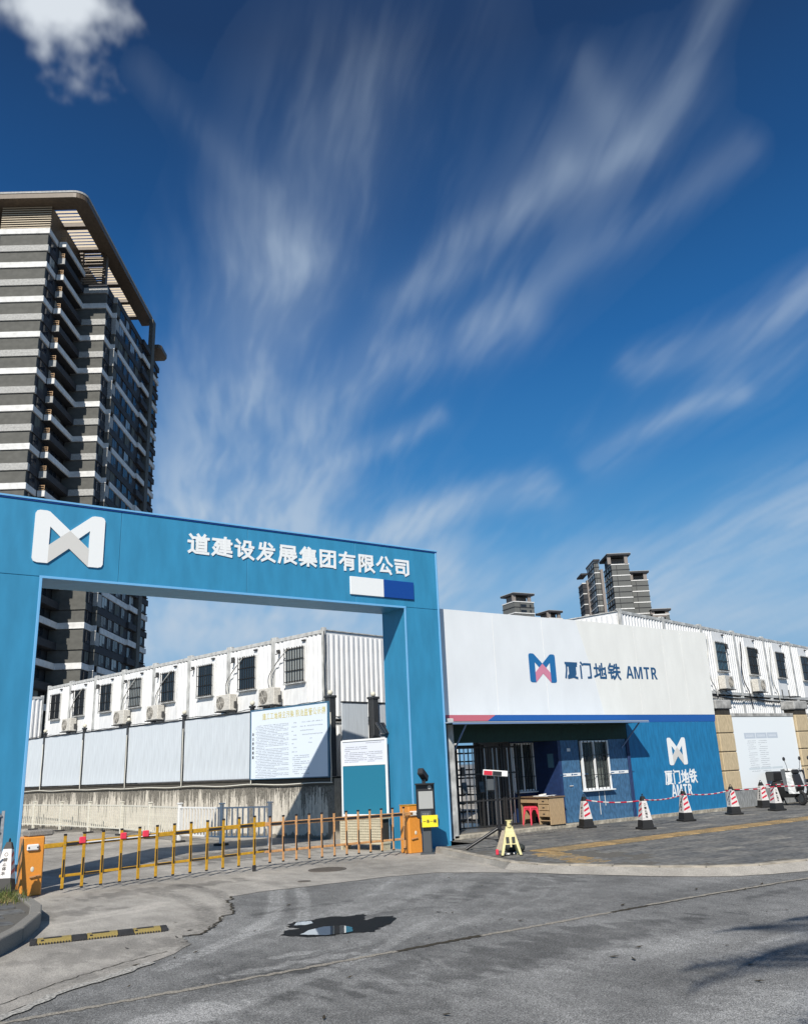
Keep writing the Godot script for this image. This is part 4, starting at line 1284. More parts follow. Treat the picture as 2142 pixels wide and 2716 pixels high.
func build_fence() -> void:
	var posts := [0.12, 3.78, 7.64, 11.41, 14.89, 18.46, 22.2, 26.0]
	for run in 2:
		var turn := CONTAINER_TURN - 90.0 if run == 0 else CONTAINER_TURN
		var label := "long white panel fence with grey posts on stained concrete base wall" if run == 0 else "short white panel fence beside the blue pillar, with round post caps"
		var f := thing("boundary_fence", label, "fence", yard(0.0 if run == 0 else 0.13, 0, 0), turn)
		var length := 26.2 if run == 0 else 2.9
		var ps: Array = posts if run == 0 else [1.48, 2.75]
		var sgn := -1.0 if run == 0 else 1.0
		# base wall with its stained face
		var mid := sgn * length * 0.5
		bx(f, "base_wall", M["wall_render"], Vector3(mid, 0.79, -0.14), Vector3(length, 1.58, 0.24))
		var piers := []
		for p in ps: piers.append(length - p if run == 0 else p)
		uv_plate(f, "wall_face", length, 1.58, Vector3(mid, 0.79, -0.012), wall_stains(1536 if run == 0 else 512, 128, length, 5 + run, piers), 0.92)
		bx(f, "wall_coping", M["wall_black_stain"], Vector3(mid, 1.605, -0.13), Vector3(length, 0.05, 0.3))
		for i in ps.size():
			var x: float = sgn * float(ps[i])
			var pw := 0.11 if run == 0 and i > 0 else 0.22
			bev(f, "post", M["post_grey"], Vector3(x, 2.70, -0.02), Vector3(pw, 2.12, pw), 0.01)
			bev(f, "post_head", M["post_grey"], Vector3(x, 3.79, -0.02), Vector3(pw + 0.05, 0.07, pw + 0.05), 0.01)
			var st := start()
			ball(st, Vector3(x, 3.90, -0.02), Vector3.ONE * 0.078)
			put(f, "post_ball", st.commit(), M["ball_cream"])
			var nxt: float = sgn * (float(ps[i + 1]) if i + 1 < ps.size() else length)
			var a := x + sgn * 0.06
			var c := nxt - sgn * 0.06
			if absf(c - a) < 0.3: continue
			bx(f, "panel", M["panel_white"], Vector3((a + c) * 0.5, 2.64, -0.03), Vector3(absf(c - a) - 0.012, 1.96, 0.05))
			bx(f, "panel_rail", M["post_grey"], Vector3((a + c) * 0.5, 3.645, -0.03), Vector3(absf(c - a) - 0.004, 0.045, 0.08))
			if run == 0:
				st = start()
				var pts := []
				for k in 6: pts.append(Vector3(x - sgn * 0.13 + sin(k * 2.0 + i) * 0.012, 3.35 - k * 0.37, 0.10))
				tube(st, pts, 0.014, 6)
				var tp := put(f, "drain_pipe", st.commit(), M["pipe_white"])
		if run == 1:
			bx(f, "panel", M["panel_white"], Vector3(0.74, 2.64, -0.03), Vector3(1.0, 1.96, 0.05))
			bx(f, "panel_rail", M["post_grey"], Vector3(0.74, 3.645, -0.03), Vector3(1.0, 0.045, 0.08))
	# white conduit along the base wall
	var c := thing("wall_pipe", "thin white pipe running along the stained base wall", "pipe", yard(-0.06, 1.45, 0), CONTAINER_TURN - 90.0)
	var st := start()
	var pts := []
	for k in 60: pts.append(Vector3(-k * 0.43, 0.03 + 0.015 * sin(k * 0.9) - 0.012 * absf(sin(k * 0.37)), 0))
	tube(st, pts, 0.016, 6)
	put(c, "pipe_run", st.commit(), M["pipe_white"])
	var w := thing("fence_cable", "thin black cable sagging along the top of the long fence", "cable", yard(-0.05, 3.66, 0), CONTAINER_TURN - 90.0)
	st = start()
	pts = []
	for k in 100: pts.append(Vector3(-k * 0.25, 0.045 - 0.03 * absf(sin(k * 0.25 / 3.7 * PI)) + 0.012 * sin(k * 1.7), 0.02))
	tube(st, pts, 0.011, 5)
	put(w, "cable_run", st.commit(), M["cable_black"])
	# information board on the long fence
	var b := thing("information_board", "large blue framed white notice board full of small print on fence", "notice board", yard(-0.10, 1.6, 1.86), CONTAINER_TURN - 90.0)
	bev(b, "border", M["sign_border"], Vector3(0, 1.04, 0), Vector3(3.66, 2.05, 0.05), 0.01)
	var rows := [[60, 470, 150, 16, 8, 33], [500, 560, 152, 40, 11, 8], [600, 860, 152, 40, 10, 4], [690, 740, 312, 40, 10, 3], [510, 700, 470, 19, 9, 10]]
	uv_plate(b, "printed_sheet", 3.53, 1.97, Vector3(0, 1.03, 0.028), text_board(900, 680, rows, 8, Color(.36, .38, .42), Color(.86, .90, .94)))
	for i in 15:
		var ch := "施工工地扬尘污染防治监管公示牌"[i]
		st = start()
		glyph(st, ch, Vector2(-1.20 + i * 0.192 + (0.05 if i > 7 else 0.0), 1.93), Vector2(0.16, 0.20), 0.020, 0.029, 0.001)
		put(b, "title_letter", st.commit(), M["title_gold"])
	for i in 6:
		st = start()
		glyph(st, "扬尘管控措施"[i], Vector2(-1.70, 1.38 - i * 0.135), Vector2(0.075, 0.085), 0.011, 0.029, 0.001)
		put(b, "side_letter", st.commit(), M["tape_black"])
	# free standing notice by the pillar, with a perforated basket behind its foot
	var nb := thing("notice_stand", "standing white framed notice with printed sheet above a teal panel", "notice board", Vector3(11.17, 0, -17.99), -72.5)
	bev(nb, "frame_post", M["notice_frame"], Vector3(-0.70, 1.24, 0), Vector3(0.05, 2.48, 0.05), 0.006)
	bev(nb, "frame_post", M["notice_frame"], Vector3(0.70, 1.24, 0), Vector3(0.05, 2.48, 0.05), 0.006)
	bev(nb, "frame_bar", M["notice_frame"], Vector3(0, 2.47, 0), Vector3(1.35, 0.05, 0.05), 0.006)
	bev(nb, "frame_bar", M["notice_frame"], Vector3(0, 1.90, 0), Vector3(1.35, 0.05, 0.05), 0.006)
	bev(nb, "frame_bar", M["notice_frame"], Vector3(0, 0.74, 0), Vector3(1.35, 0.05, 0.05), 0.006)
	bx(nb, "panel", M["notice_teal"], Vector3(0, 1.32, 0), Vector3(1.35, 1.11, 0.03))
	bx(nb, "sheet_back", M["notice_frame"], Vector3(0, 2.185, -0.01), Vector3(1.35, 0.52, 0.02))
	uv_plate(nb, "printed_sheet", 1.34, 0.51, Vector3(0, 2.185, 0.004), text_board(340, 130, [[14, 200, 30, 11, 5, 9], [180, 320, 8, 11, 5, 1], [200, 320, 62, 11, 5, 6]], 9, Color(.35, .36, .40), Color(.84, .86, .90)))
	var bk := thing("perforated_basket", "low cream perforated metal box standing under the teal notice", "box", Vector3(11.0, 0, -17.75), -72.5)
	bev(bk, "rim", M["basket_cream"], Vector3(0, 0.70, 0), Vector3(1.30, 0.05, 0.36), 0.01)
	bev(bk, "base", M["basket_cream"], Vector3(0, 0.16, 0), Vector3(1.28, 0.05, 0.34), 0.01)
	bx(bk, "inner", M["wall_black_stain"], Vector3(0, 0.43, 0), Vector3(1.2, 0.48, 0.28))
	for k in 9: bx(bk, "side_strip", M["basket_cream"], Vector3(0, 0.205 + k * 0.058, 0.16), Vector3(1.26, 0.036, 0.012))
	for k in 22: bx(bk, "side_bar", M["basket_cream"], Vector3(-0.62 + k * 0.059, 0.43, 0.158), Vector3(0.03, 0.5, 0.012))
	for sx in [-0.6, 0.6]: bx(bk, "leg", M["basket_cream"], Vector3(sx, 0.07, 0), Vector3(0.05, 0.14, 0.3))
	# cream railing along the base wall
	var stops := []
	for q in [[26.0, -0.5], [23.2, -0.5], [20.4, -0.5], [17.6, -0.55], [15.0, -0.65], [12.4, -0.8], [9.6, -1.05], [6.9, -1.55], [4.4, -2.05], [2.0, -2.25], [0.55, -1.75]]:
		var yp := yard(q[1], 0.0, q[0])
		stops.append(Vector2(yp.x, yp.z))
	for i in stops.size() - 1:
		var a: Vector2 = stops[i]
		var e: Vector2 = stops[i + 1]
		var d := e - a
		var ln := d.length()
		var nth: String = ["tenth", "ninth", "eighth", "seventh", "sixth", "fifth", "fourth", "third", "second", "first"][i]
		var label := "cream steel railing panel along the stained wall, %s from its open end" % nth
		if i == 8: label = "white steel railing panel next to the shaded end panel"
		if i == 9: label = "shaded end panel of the railing by the wall corner"
		var r := thing("railing_panel", label, "railing", Vector3(a.x, 0, a.y), rad_to_deg(atan2(-d.y, d.x)), "railing panels along the stained wall")
		var rm: Material = M["rail_cream"] if i < 8 else M["rail_white"]
		bev(r, "post", rm, Vector3(0, 0.52, 0), Vector3(0.09, 1.04, 0.09), 0.01)
		bev(r, "post_cap", rm, Vector3(0, 1.06, 0), Vector3(0.13, 0.04, 0.13), 0.01)
		bev(r, "post_foot", M["rubber"], Vector3(0, 0.03, 0), Vector3(0.3, 0.06, 0.3), 0.02)
		if i == 9:
			bev(r, "post", rm, Vector3(ln, 0.52, 0), Vector3(0.09, 1.04, 0.09), 0.01)
			bev(r, "post_cap", rm, Vector3(ln, 1.06, 0), Vector3(0.13, 0.04, 0.13), 0.01)
		bx(r, "top_rail", rm, Vector3(ln * 0.5, 0.95, 0), Vector3(ln - 0.1, 0.04, 0.04))
		bx(r, "bottom_rail", rm, Vector3(ln * 0.5, 0.22, 0), Vector3(ln - 0.1, 0.04, 0.04))
		var nb2 := int(ln / 0.17)
		for k in range(1, nb2):
			bx(r, "bar", rm, Vector3(ln * k / nb2, 0.585, 0), Vector3(0.032, 0.69, 0.03))

# ---------------------------------------------------------------- containers
var sheet_cache := {}
func corrugated(w: float, h: float) -> ArrayMesh:
	var key := "%.3f_%.3f" % [w, h]
	if sheet_cache.has(key): return sheet_cache[key]
	var st := start()
	var n := maxi(1, int(round(w / 0.205)))
	var p := w / n
	var pts := []
	for i in n:
		var x := -w * 0.5 + i * p
		pts.append(Vector2(x, 0.0)); pts.append(Vector2(x + p * 0.34, 0.0)); pts.append(Vector2(x + p * 0.5, -0.036)); pts.append(Vector2(x + p * 0.84, -0.036))
	pts.append(Vector2(w * 0.5, 0.0))
	for i in pts.size() - 1:
		var a: Vector2 = pts[i]
		var b: Vector2 = pts[i + 1]
		quad(st, Vector3(a.x, 0, a.y), Vector3(b.x, 0, b.y), Vector3(b.x, h, b.y), Vector3(a.x, h, a.y))
	sheet_cache[key] = st.commit()
	return sheet_cache[key]

func barred_window(parent: Node, c: Vector3, w: float, h: float, glass: Material) -> void:
	var o := bev(parent, "window", M["window_frame_grey"], c, Vector3(w, h, 0.07), 0.006)
	bx(o, "pane", glass, Vector3(-w * 0.245, 0, 0.012), Vector3(w * 0.44, h - 0.1, 0.06))
	bx(o, "pane", glass, Vector3(w * 0.245, 0, 0.012), Vector3(w * 0.44, h - 0.1, 0.06))
	var n := 8
	for k in n:
		bx(o, "bar", M["bar_black"], Vector3(-w * 0.5 + w * k / (n - 1), 0, 0.085), Vector3(0.018, h + 0.02, 0.018))
	for y in [-0.46, -0.16, 0.16, 0.46]:
		bx(o, "cross_bar", M["bar_black"], Vector3(0, h * y, 0.07), Vector3(w + 0.06, 0.022, 0.014))
	bx(o, "sill", M["container_frame"], Vector3(0, -h * 0.5 - 0.02, 0.05), Vector3(w + 0.1, 0.03, 0.12))

func container(called: String, label: String, at: Vector3, turn: float, w: float, h: float, d: float, window_y: float, window_x: float, win: Vector2, glass: Material, sides: Array, group: String) -> Node3D:
	var t := thing(called, label, "container", at, turn, group)
	var f: Material = M["container_frame"]
	var s: Material = M["container_white"]
	bx(t, "core", s, Vector3(0, h * 0.5, 0), Vector3(w - 0.1, h - 0.06, d - 0.1))
	put(t, "wall_sheet", corrugated(w - 0.2, h - 0.22), s, Transform3D(Basis(), Vector3(0, 0.1, d * 0.5)))
	for sd in sides:
		put(t, "wall_sheet", corrugated(d - 0.24, h - 0.22), s, Transform3D(Basis(Vector3.UP, PI / 2 * sd), Vector3(sd * w * 0.5, 0.1, 0)))
	for sx in [-1, 1]:
		bev(t, "corner_post", f, Vector3(sx * (w * 0.5 - 0.055), h * 0.5, d * 0.5 - 0.045), Vector3(0.10, h - 0.004, 0.10), 0.008)
		bev(t, "corner_casting", f, Vector3(sx * (w * 0.5 - 0.07), h + 0.02, d * 0.5 - 0.06), Vector3(0.13, 0.10, 0.13), 0.012)
	bev(t, "top_rail", f, Vector3(0, h - 0.055, d * 0.5 - 0.02), Vector3(w - 0.21, 0.11, 0.06), 0.006)
	bev(t, "bottom_rail", f, Vector3(0, 0.06, d * 0.5 - 0.02), Vector3(w - 0.21, 0.12, 0.06), 0.006)
	bx(t, "roof", f, Vector3(0, h - 0.008, 0), Vector3(w - 0.02, 0.03, d - 0.02))
	if win.x > 0.0:
		bx(t, "window_panel", s, Vector3(window_x, h * 0.5, d * 0.5 - 0.014), Vector3(win.x + 0.16, h - 0.26, 0.04))
		barred_window(t, Vector3(window_x, window_y, d * 0.5 + 0.03), win.x, win.y, glass)
		# a cable entry hood and a vent
		bev(t, "cable_hood", M["ac_dark"], Vector3(window_x + win.x * 0.48, h - 0.22, d * 0.5 + 0.04), Vector3(0.16, 0.05, 0.07), 0.01)
	return t

func air_conditioner(label: String, at: Vector3, turn: float, fan_left := true) -> Node3D:
	var t := thing("air_conditioner", label, "air conditioner", at, turn, "air conditioner units on the container walls")
	bev(t, "body", M["ac_shell"], Vector3(0, 0.28, 0.20), Vector3(0.78, 0.52, 0.28), 0.02)
	var st := start()
	var fx := -0.14 if fan_left else 0.14
	cone_tube(st, Vector3(fx, 0.28, 0.33), Vector3(fx, 0.28, 0.352), 0.215, 0.205, 24)
	var ring := put(t, "fan_opening", st.commit(), M["ac_fan"])
	st = start()
	for k in 5:
		var rr := 0.05 + k * 0.038
		for i in 20:
			var a := TAU * i / 20.0
			var b := TAU * (i + 1) / 20.0
			cone_tube(st, Vector3(fx + cos(a) * rr, 0.28 + sin(a) * rr, 0.358), Vector3(fx + cos(b) * rr, 0.28 + sin(b) * rr, 0.358), 0.006, 0.006, 4, false)
	for k in 6:
		var a := TAU * k / 6.0
		cone_tube(st, Vector3(fx, 0.28, 0.36), Vector3(fx + cos(a) * 0.2, 0.28 + sin(a) * 0.2, 0.36), 0.007, 0.007, 4, false)
	put(t, "fan_grille", st.commit(), M["ac_shell"])
	bev(t, "valve_cover", M["ac_dark"], Vector3(0.405, 0.2, 0.12), Vector3(0.05, 0.22, 0.10), 0.01)
	for sx in [-0.3, 0.3]:
		bx(t, "bracket_arm", M["steel_dark"], Vector3(sx, -0.005, 0.2), Vector3(0.035, 0.035, 0.46))
		bx(t, "bracket_brace", M["steel_dark"], Vector3(sx, -0.13, 0.12), Vector3(0.02, 0.02, 0.36), Vector3(40, 0, 0))
	return t

func hose(label: String, pts: Array, r: float, m: Material) -> void:
	var base: Vector3 = pts[-1]
	var t := thing("hose", label, "hose", base, 0.0, "hoses and cables hanging on the container walls")
	var st := start()
	var q := []
	for p in pts: q.append(p - base)
	# smooth the path a little
	var fine := []
	for i in q.size() - 1:
		var p0: Vector3 = q[maxi(i - 1, 0)]
		var p3: Vector3 = q[mini(i + 2, q.size() - 1)]
		for k in 5: fine.append((q[i] as Vector3).cubic_interpolate(q[i + 1], p0, p3, k / 5.0))
	fine.append(q[-1])
	tube(st, fine, r, 6)
	put(t, "hose_line", st.commit(), m)

func build_containers() -> void:
	# row behind the long fence
	var turn := CONTAINER_TURN - 90.0
	var seams := [0.92, 3.37, 5.80, 8.22, 10.60, 12.93, 15.20, 17.44, 19.69]
	var glasses := ["curtain_glass", "window_glass", "window_glass", "window_glass", "curtain_glass", "window_glass", "window_glass", "window_glass"]
	var words := ["curtained barred window, at the corner of the row", "dark barred window, second from the corner", "dark barred window, third from the corner", "dark barred window, fourth from the corner", "curtained barred window, midway along the row", "dark barred window, third from the far end", "dark barred window, second from the far end", "dark barred window, at the far end of the row"]
	var e0 := 0.5
	for i in 8:
		var a: float = seams[i]
		var b: float = seams[i + 1]
		var w := b - a
		var sides := [1.0] if i == 0 else []
		container("upper_container", "white container above the fence with " + words[i], yard(e0 + 3.0, 3.22, (a + b) * 0.5), turn, w, 2.64, 6.0, 1.72, -0.08, Vector2(0.88, 1.08), M[glasses[i]], sides, "white containers above the long fence")
		if i == 0: container("lower_container", "white ribbed lower container at the fence corner, seen through the turnstile", yard(e0 + 3.0, 0.3, (a + b) * 0.5), turn, w, 2.86, 6.0, 0, 0, Vector2.ZERO, null, sides, "containers hidden behind the long fence")
	var fc := container("upper_container", "white ribbed container end seen past the far end of the row", yard(0.2, 3.0, 25.6), CONTAINER_TURN, 2.9, 2.72, 6.0, 0, 0, Vector2.ZERO, null, [-1.0, 1.0], "white containers above the long fence")
	container("lower_container", "white ribbed container under the far end container", yard(0.2, 0.1, 25.6), CONTAINER_TURN, 2.9, 2.86, 6.0, 0, 0, Vector2.ZERO, null, [-1.0, 1.0], "containers hidden behind the long fence")
	bx(fc, "vent", M["ac_dark"], Vector3(0.6, 2.0, 3.02), Vector3(0.12, 0.14, 0.06))
	var acs := [16.9, 12.5, 10.05, 5.6, 3.28]
	var acw := ["farthest one", "second from the far end", "middle one", "second from the fence corner", "nearest the fence corner"]
	for i in acs.size():
		air_conditioner("weathered white air conditioner on the container wall above the fence, " + acw[i], yard(e0, 3.78, acs[i]), turn)
	for i in acs.size():
		var s: float = acs[i]
		for k in 2:
			hose(["pale hose looping down to the weathered air conditioner, ", "black cable looping down to the weathered air conditioner, "][k] + acw[i], [yard(e0 - 0.06, 5.52 - k * 0.05, s - 0.75 + 0.1 * k), yard(e0 - 0.12, 5.35, s - 0.62), yard(e0 - 0.10, 5.0 - k * 0.1, s - 0.1 + k * 0.12), yard(e0 - 0.12, 4.6, s + 0.08 + k * 0.1), yard(e0 - 0.14, 4.25, s - 0.05 + k * 0.12)], 0.018 if k == 0 else 0.012, M["hose_pale"] if k == 0 else M["cable_black"])
	hose("thin black cable hanging down the container corner", [yard(e0 - 0.04, 5.8, 0.86), yard(e0 - 0.05, 5.3, 0.84), yard(e0 - 0.04, 4.7, 0.87), yard(e0 - 0.05, 4.0, 0.85), yard(e0 - 0.05, 3.6, 0.82)], 0.012, M["cable_black"])
	for i in 7:
		var vt := thing("wall_vent", "small dark vent hood on the container above the fence, seam %s from the corner" % ["first", "second", "third", "fourth", "fifth", "sixth", "seventh"][i], "vent", yard(e0 - 0.02, 5.45, float(seams[i + 1]) - 0.35), turn, "vent hoods on the containers")
		bev(vt, "hood", M["ac_dark"], Vector3(0, 0, 0.05), Vector3(0.10, 0.18 if i % 2 else 0.09, 0.09), 0.01)
		bx(vt, "flap", M["steel_dark"], Vector3(0, -0.08, 0.08), Vector3(0.11, 0.02, 0.1), Vector3(25, 0, 0))
	# row behind the hut and the cream piers
	var o := Vector3(20, 0, -17.8) - Basis(Vector3.UP, deg_to_rad(CONTAINER_TURN)) * Vector3(0, 0, 1.0)
	var bz := Basis(Vector3.UP, deg_to_rad(CONTAINER_TURN))
	var seams2 := [2.79, 5.9, 9.0, 12.1, 15.26, 18.42, 21.55, 24.7]
	var g2 := ["", "", "curtain_blue", "window_glass", "window_glass", "window_glass", "window_glass"]
	var words2 := ["plain wall at the corner", "plain wall next to the corner", "a blue curtained window", "a dark window above an air conditioner", "a dark window over an empty bracket", "a dark window by the second pier", "a dark window past the second pier"]
	for i in 7:
		var a: float = seams2[i]
		var b: float = seams2[i + 1]
		var w := b - a
		var has: bool = g2[i] != ""
		container("upper_container", "white container behind the hut with " + words2[i], o + bz * Vector3((a + b) * 0.5, 4.04, -3.0), CONTAINER_TURN, w, 2.63, 6.0, 1.50, -0.1, Vector2(0.92, 1.17) if has else Vector2.ZERO, M[g2[i]] if has else null, [-1.0] if i == 0 else [], "white containers behind the hut")
		container("lower_container", "lower white container under the one with " + words2[i], o + bz * Vector3((a + b) * 0.5, 0.1, -3.0), CONTAINER_TURN, w, 3.86, 6.0, 0, 0, Vector2.ZERO, null, [-1.0] if i == 0 else [], "lower containers behind the hut")
	air_conditioner("white air conditioner under the blue curtained window behind the billboard edge", o + bz * Vector3(10.2, 4.2, 0), CONTAINER_TURN, false)
	air_conditioner("white air conditioner under the dark window between the two cream piers", o + bz * Vector3(13.45, 4.2, 0), CONTAINER_TURN, false)
	var br := thing("empty_bracket", "empty black steel wall bracket on the right hand container wall", "bracket", o + bz * Vector3(16.9, 4.1, 0), CONTAINER_TURN)
	for sx in [-0.4, 0.4]:
		bx(br, "arm", M["steel_dark"], Vector3(sx, 0, 0.25), Vector3(0.035, 0.035, 0.5))
		bx(br, "upright", M["steel_dark"], Vector3(sx, 0.17, 0.02), Vector3(0.035, 0.34, 0.03))
	bx(br, "cross_arm", M["steel_dark"], Vector3(0, 0, 0.49), Vector3(0.83, 0.035, 0.035))
	for i in 3:
		var x := 9.35 + i * 3.2
		hose(["pale drain hose slung diagonally beside the billboard edge", "black drain hose slung diagonally over the wall behind the first pier", "pale drain hose slung diagonally over the wall behind the scooters"][i], [o + bz * Vector3(x, 6.3, 0.06), o + bz * Vector3(x - 0.1, 5.8, 0.08), o + bz * Vector3(x - 0.35, 5.2, 0.10), o + bz * Vector3(x - 0.3, 4.6, 0.10), o + bz * Vector3(x + 0.1, 4.2, 0.08), o + bz * Vector3(x + 0.3, 3.5, 0.06)], 0.022, M["hose_pale"] if i != 1 else M["cable_black"])
	hose("bundle of cables strung between the two storeys of containers", [o + bz * Vector3(9.0, 3.95, 0.1), o + bz * Vector3(11.0, 3.88, 0.1), o + bz * Vector3(13.0, 3.92, 0.1), o + bz * Vector3(15.0, 3.86, 0.1), o + bz * Vector3(18.0, 3.9, 0.1), o + bz * Vector3(22.0, 3.85, 0.1)], 0.03, M["cable_black"])
	for i in 5:
		var vt := thing("wall_vent", "small dark vent on the container with " + words2[mini(i + 2, 6)], "vent", o + bz * Vector3(11.1 + i * 3.1, 6.0, 0), CONTAINER_TURN, "vent hoods behind the hut")
		bev(vt, "hood", M["ac_dark"], Vector3(0, 0, 0.05), Vector3(0.13, 0.20, 0.08), 0.01)
		bx(vt, "flap", M["steel_dark"], Vector3(0, -0.09, 0.08), Vector3(0.13, 0.02, 0.1), Vector3(25, 0, 0))

# ---------------------------------------------------------------- gate hut
func build_hut() -> void:
	var O := Vector3(18.0, 0, -17.4)
	var h := thing("gate_hut", "blue gatehouse with large white billboard fascia, awning and barred window", "gatehouse", O)
	var P := func(called: String, m: Material, xa: float, xb: float, ya: float, yb: float, za: float, zb: float) -> MeshInstance3D:
		return bx(h, called, m, Vector3((xa + xb) * 0.5 - O.x, (ya + yb) * 0.5, (za + zb) * 0.5 - O.z), Vector3(xb - xa, yb - ya, zb - za))
	# billboard in two cloths
	var split := [Vector2(17.85, 5.655), Vector2(17.95, 5.35), Vector2(18.08, 5.0), Vector2(18.2, 4.6), Vector2(18.36, 4.2), Vector2(18.5, 3.6), Vector2(18.66, 2.99)]
	var pl := PackedVector2Array([Vector2(12.95, 2.99), Vector2(12.96, 5.655)])
	for v in split: pl.append(v)
	var pr := PackedVector2Array()
	for v in split: pr.append(v)
	pr.append_array(PackedVector2Array([Vector2(23.72, 2.99), Vector2(23.76, 4.6), Vector2(23.80, 5.60), Vector2(21.5, 5.615), Vector2(19.6, 5.64)]))
	var xf := Transform3D(Basis(), Vector3(-O.x, 0, -O.z))
	var st := start()
	prism(st, pl, -17.06, -17.0, xf)
	put(h, "billboard_cloth", st.commit(), M["board_white"])
	st = start()
	prism(st, pr, -17.06, -16.998, xf)
	put(h, "billboard_cloth", st.commit(), M["board_white_warm"])
	P.call("billboard_frame", M["galvanised"], 13.0, 23.6, 2.86, 5.5, -17.2, -17.07)
	for x in [14.7, 16.5, 20.3, 21.6, 22.5]: P.call("cloth_seam", M["cap_white"], x, x + 0.008, 3.0, 5.60, -17.0, -16.9955)
	logo_mark(h, Vector2(15.90 - O.x, 4.63), Vector2(0.99, 0.78), 0.404, 0.003, M["print_blue"], M["print_pink"])
	for i in 4:
		st = start()
		glyph(st, "厦门地铁"[i], Vector2(17.24 + i * 0.585 - O.x, 4.455), Vector2(0.50, 0.46), 0.062, 0.404, 0.002)
		put(h, "letter", st.commit(), M["print_ink"])
	latin(h, "AMTR", [19.76, 20.12, 20.56, 20.89], 4.035, 0.355, 0.404, M["print_ink"])
	# red and blue band
	st = start()
	prism(st, PackedVector2Array([Vector2(12.95, 2.84), Vector2(14.30, 2.84), Vector2(14.58, 2.988), Vector2(12.95, 2.988)]), -17.05, -16.996, xf)
	put(h, "band", st.commit(), M["band_red"])
	st = start()
	prism(st, PackedVector2Array([Vector2(14.30, 2.84), Vector2(19.5, 2.84), Vector2(19.5, 2.775), Vector2(23.68, 2.775), Vector2(23.72, 2.988), Vector2(14.58, 2.988)]), -17.05, -16.996, xf)
	put(h, "band", st.commit(), M["band_blue"])
	# awning
	bev(h, "awning", M["awning_sheet"], Vector3(16.05 - O.x, 2.765, -16.6 - O.z), Vector3(7.02, 0.03, 0.80), 0.008)
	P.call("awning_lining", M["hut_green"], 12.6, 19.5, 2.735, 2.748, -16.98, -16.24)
	P.call("awning_edge", M["strut_blue"], 12.56, 19.55, 2.72, 2.752, -16.215, -16.19)
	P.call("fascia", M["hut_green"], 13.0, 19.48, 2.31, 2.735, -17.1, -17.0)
	for s in [[13.12, 13.08], [19.2, 19.32]]:
		st = start()
		cone_tube(st, Vector3(s[0] - O.x, 2.07, 0.41), Vector3(s[1] - O.x, 2.73, 1.05), 0.022, 0.022, 8)
		put(h, "awning_strut", st.commit(), M["strut_blue"])
	# left corner post
	bev(h, "corner_post", M["container_frame"], Vector3(12.90 - O.x, 1.46, -16.84 - O.z), Vector3(0.19, 2.66, 0.18), 0.012)
	bev(h, "corner_casting", M["container_frame"], Vector3(12.90 - O.x, 2.83, -16.84 - O.z), Vector3(0.22, 0.12, 0.20), 0.012)
	P.call("side_wall", M["container_white"], 12.86, 12.96, 0.2, 2.85, -19.6, -16.93)
	# roof and rooms
	P.call("roof", M["container_frame"], 12.9, 23.7, 2.852, 2.9, -19.6, -17.21)
	P.call("passage_ceiling", M["hut_inside"], 12.97, 16.7, 2.7, 2.75, -19.4, -17.2)
	P.call("room_wall", M["hut_inside"], 15.88, 15.96, 0.2, 2.7, -19.4, -18.06)
	P.call("room_wall", M["hut_inside"], 15.80, 19.5, 0.2, 2.8, -19.5, -19.42)
	P.call("room_floor", M["hut_inside"], 15.97, 19.4, 0.14, 0.18, -19.4, -18.06)
	P.call("room_wall", M["hut_inside"], 19.5, 19.58, 0.2, 2.8, -19.4, -17.12)
	# front walls
	P.call("wall_panel", M["hut_navy"], 16.69, 16.782, 0.21, 2.31, -17.95, -17.0)
	P.call("door", M["hut_slate"], 16.785, 17.46, 0.21, 2.31, -17.10, -16.995)
	P.call("wall_panel", M["hut_slate"], 17.465, 18.66, 0.20, 0.985, -17.10, -17.0)
	P.call("wall_panel", M["hut_slate"], 18.66, 19.42, 0.19, 2.31, -17.10, -17.0)
	P.call("wall_panel", M["hut_navy"], 15.88, 16.68, 0.21, 1.02, -18.05, -17.95)
	P.call("wall_panel", M["hut_navy"], 15.88, 16.68, 2.31, 2.69, -18.05, -17.95)
	P.call("wall_panel", M["hut_blue"], 19.50, 23.66, 0.20, 2.772, -17.10, -17.0)
	P.call("plinth", M["platform_concrete"], 17.3, 23.7, 0.05, 0.20, -17.10, -16.95)
	for x in [18.08, 18.30]: P.call("flaked_joint", M["letter_grey"], x, x + 0.022, 0.26 + (x - 18.0), 0.95, -17.0, -16.994)
	P.call("door_handle", M["letter_grey"], 17.0, 17.12, 1.12, 1.14, -16.995, -16.97)
	P.call("notice_card", M["paper"], 17.02, 17.14, 2.02, 2.10, -16.995, -16.99)
	P.call("notice_card", M["curtain_blue"], 16.68, 16.689, 1.62, 1.98, -17.42, -17.2)
	for x in [16.84, 18.62]:
		var tape := P.call("logo_tape", M["letter_white"], 16.80 if x < 17 else x + 0.02, 17.45 if x < 17 else 19.36, 1.375, 1.455, -16.994, -16.988) as MeshInstance3D
		for k in 3:
			bx(tape, "tape_print", M["print_ink"], Vector3(-0.42 + k * 0.42, 0, 0.004), Vector3(0.05, 0.04, 0.002))
			bx(tape, "tape_print", M["print_ink"], Vector3(-0.30 + k * 0.42, -0.002, 0.004), Vector3(0.15, 0.022, 0.002))
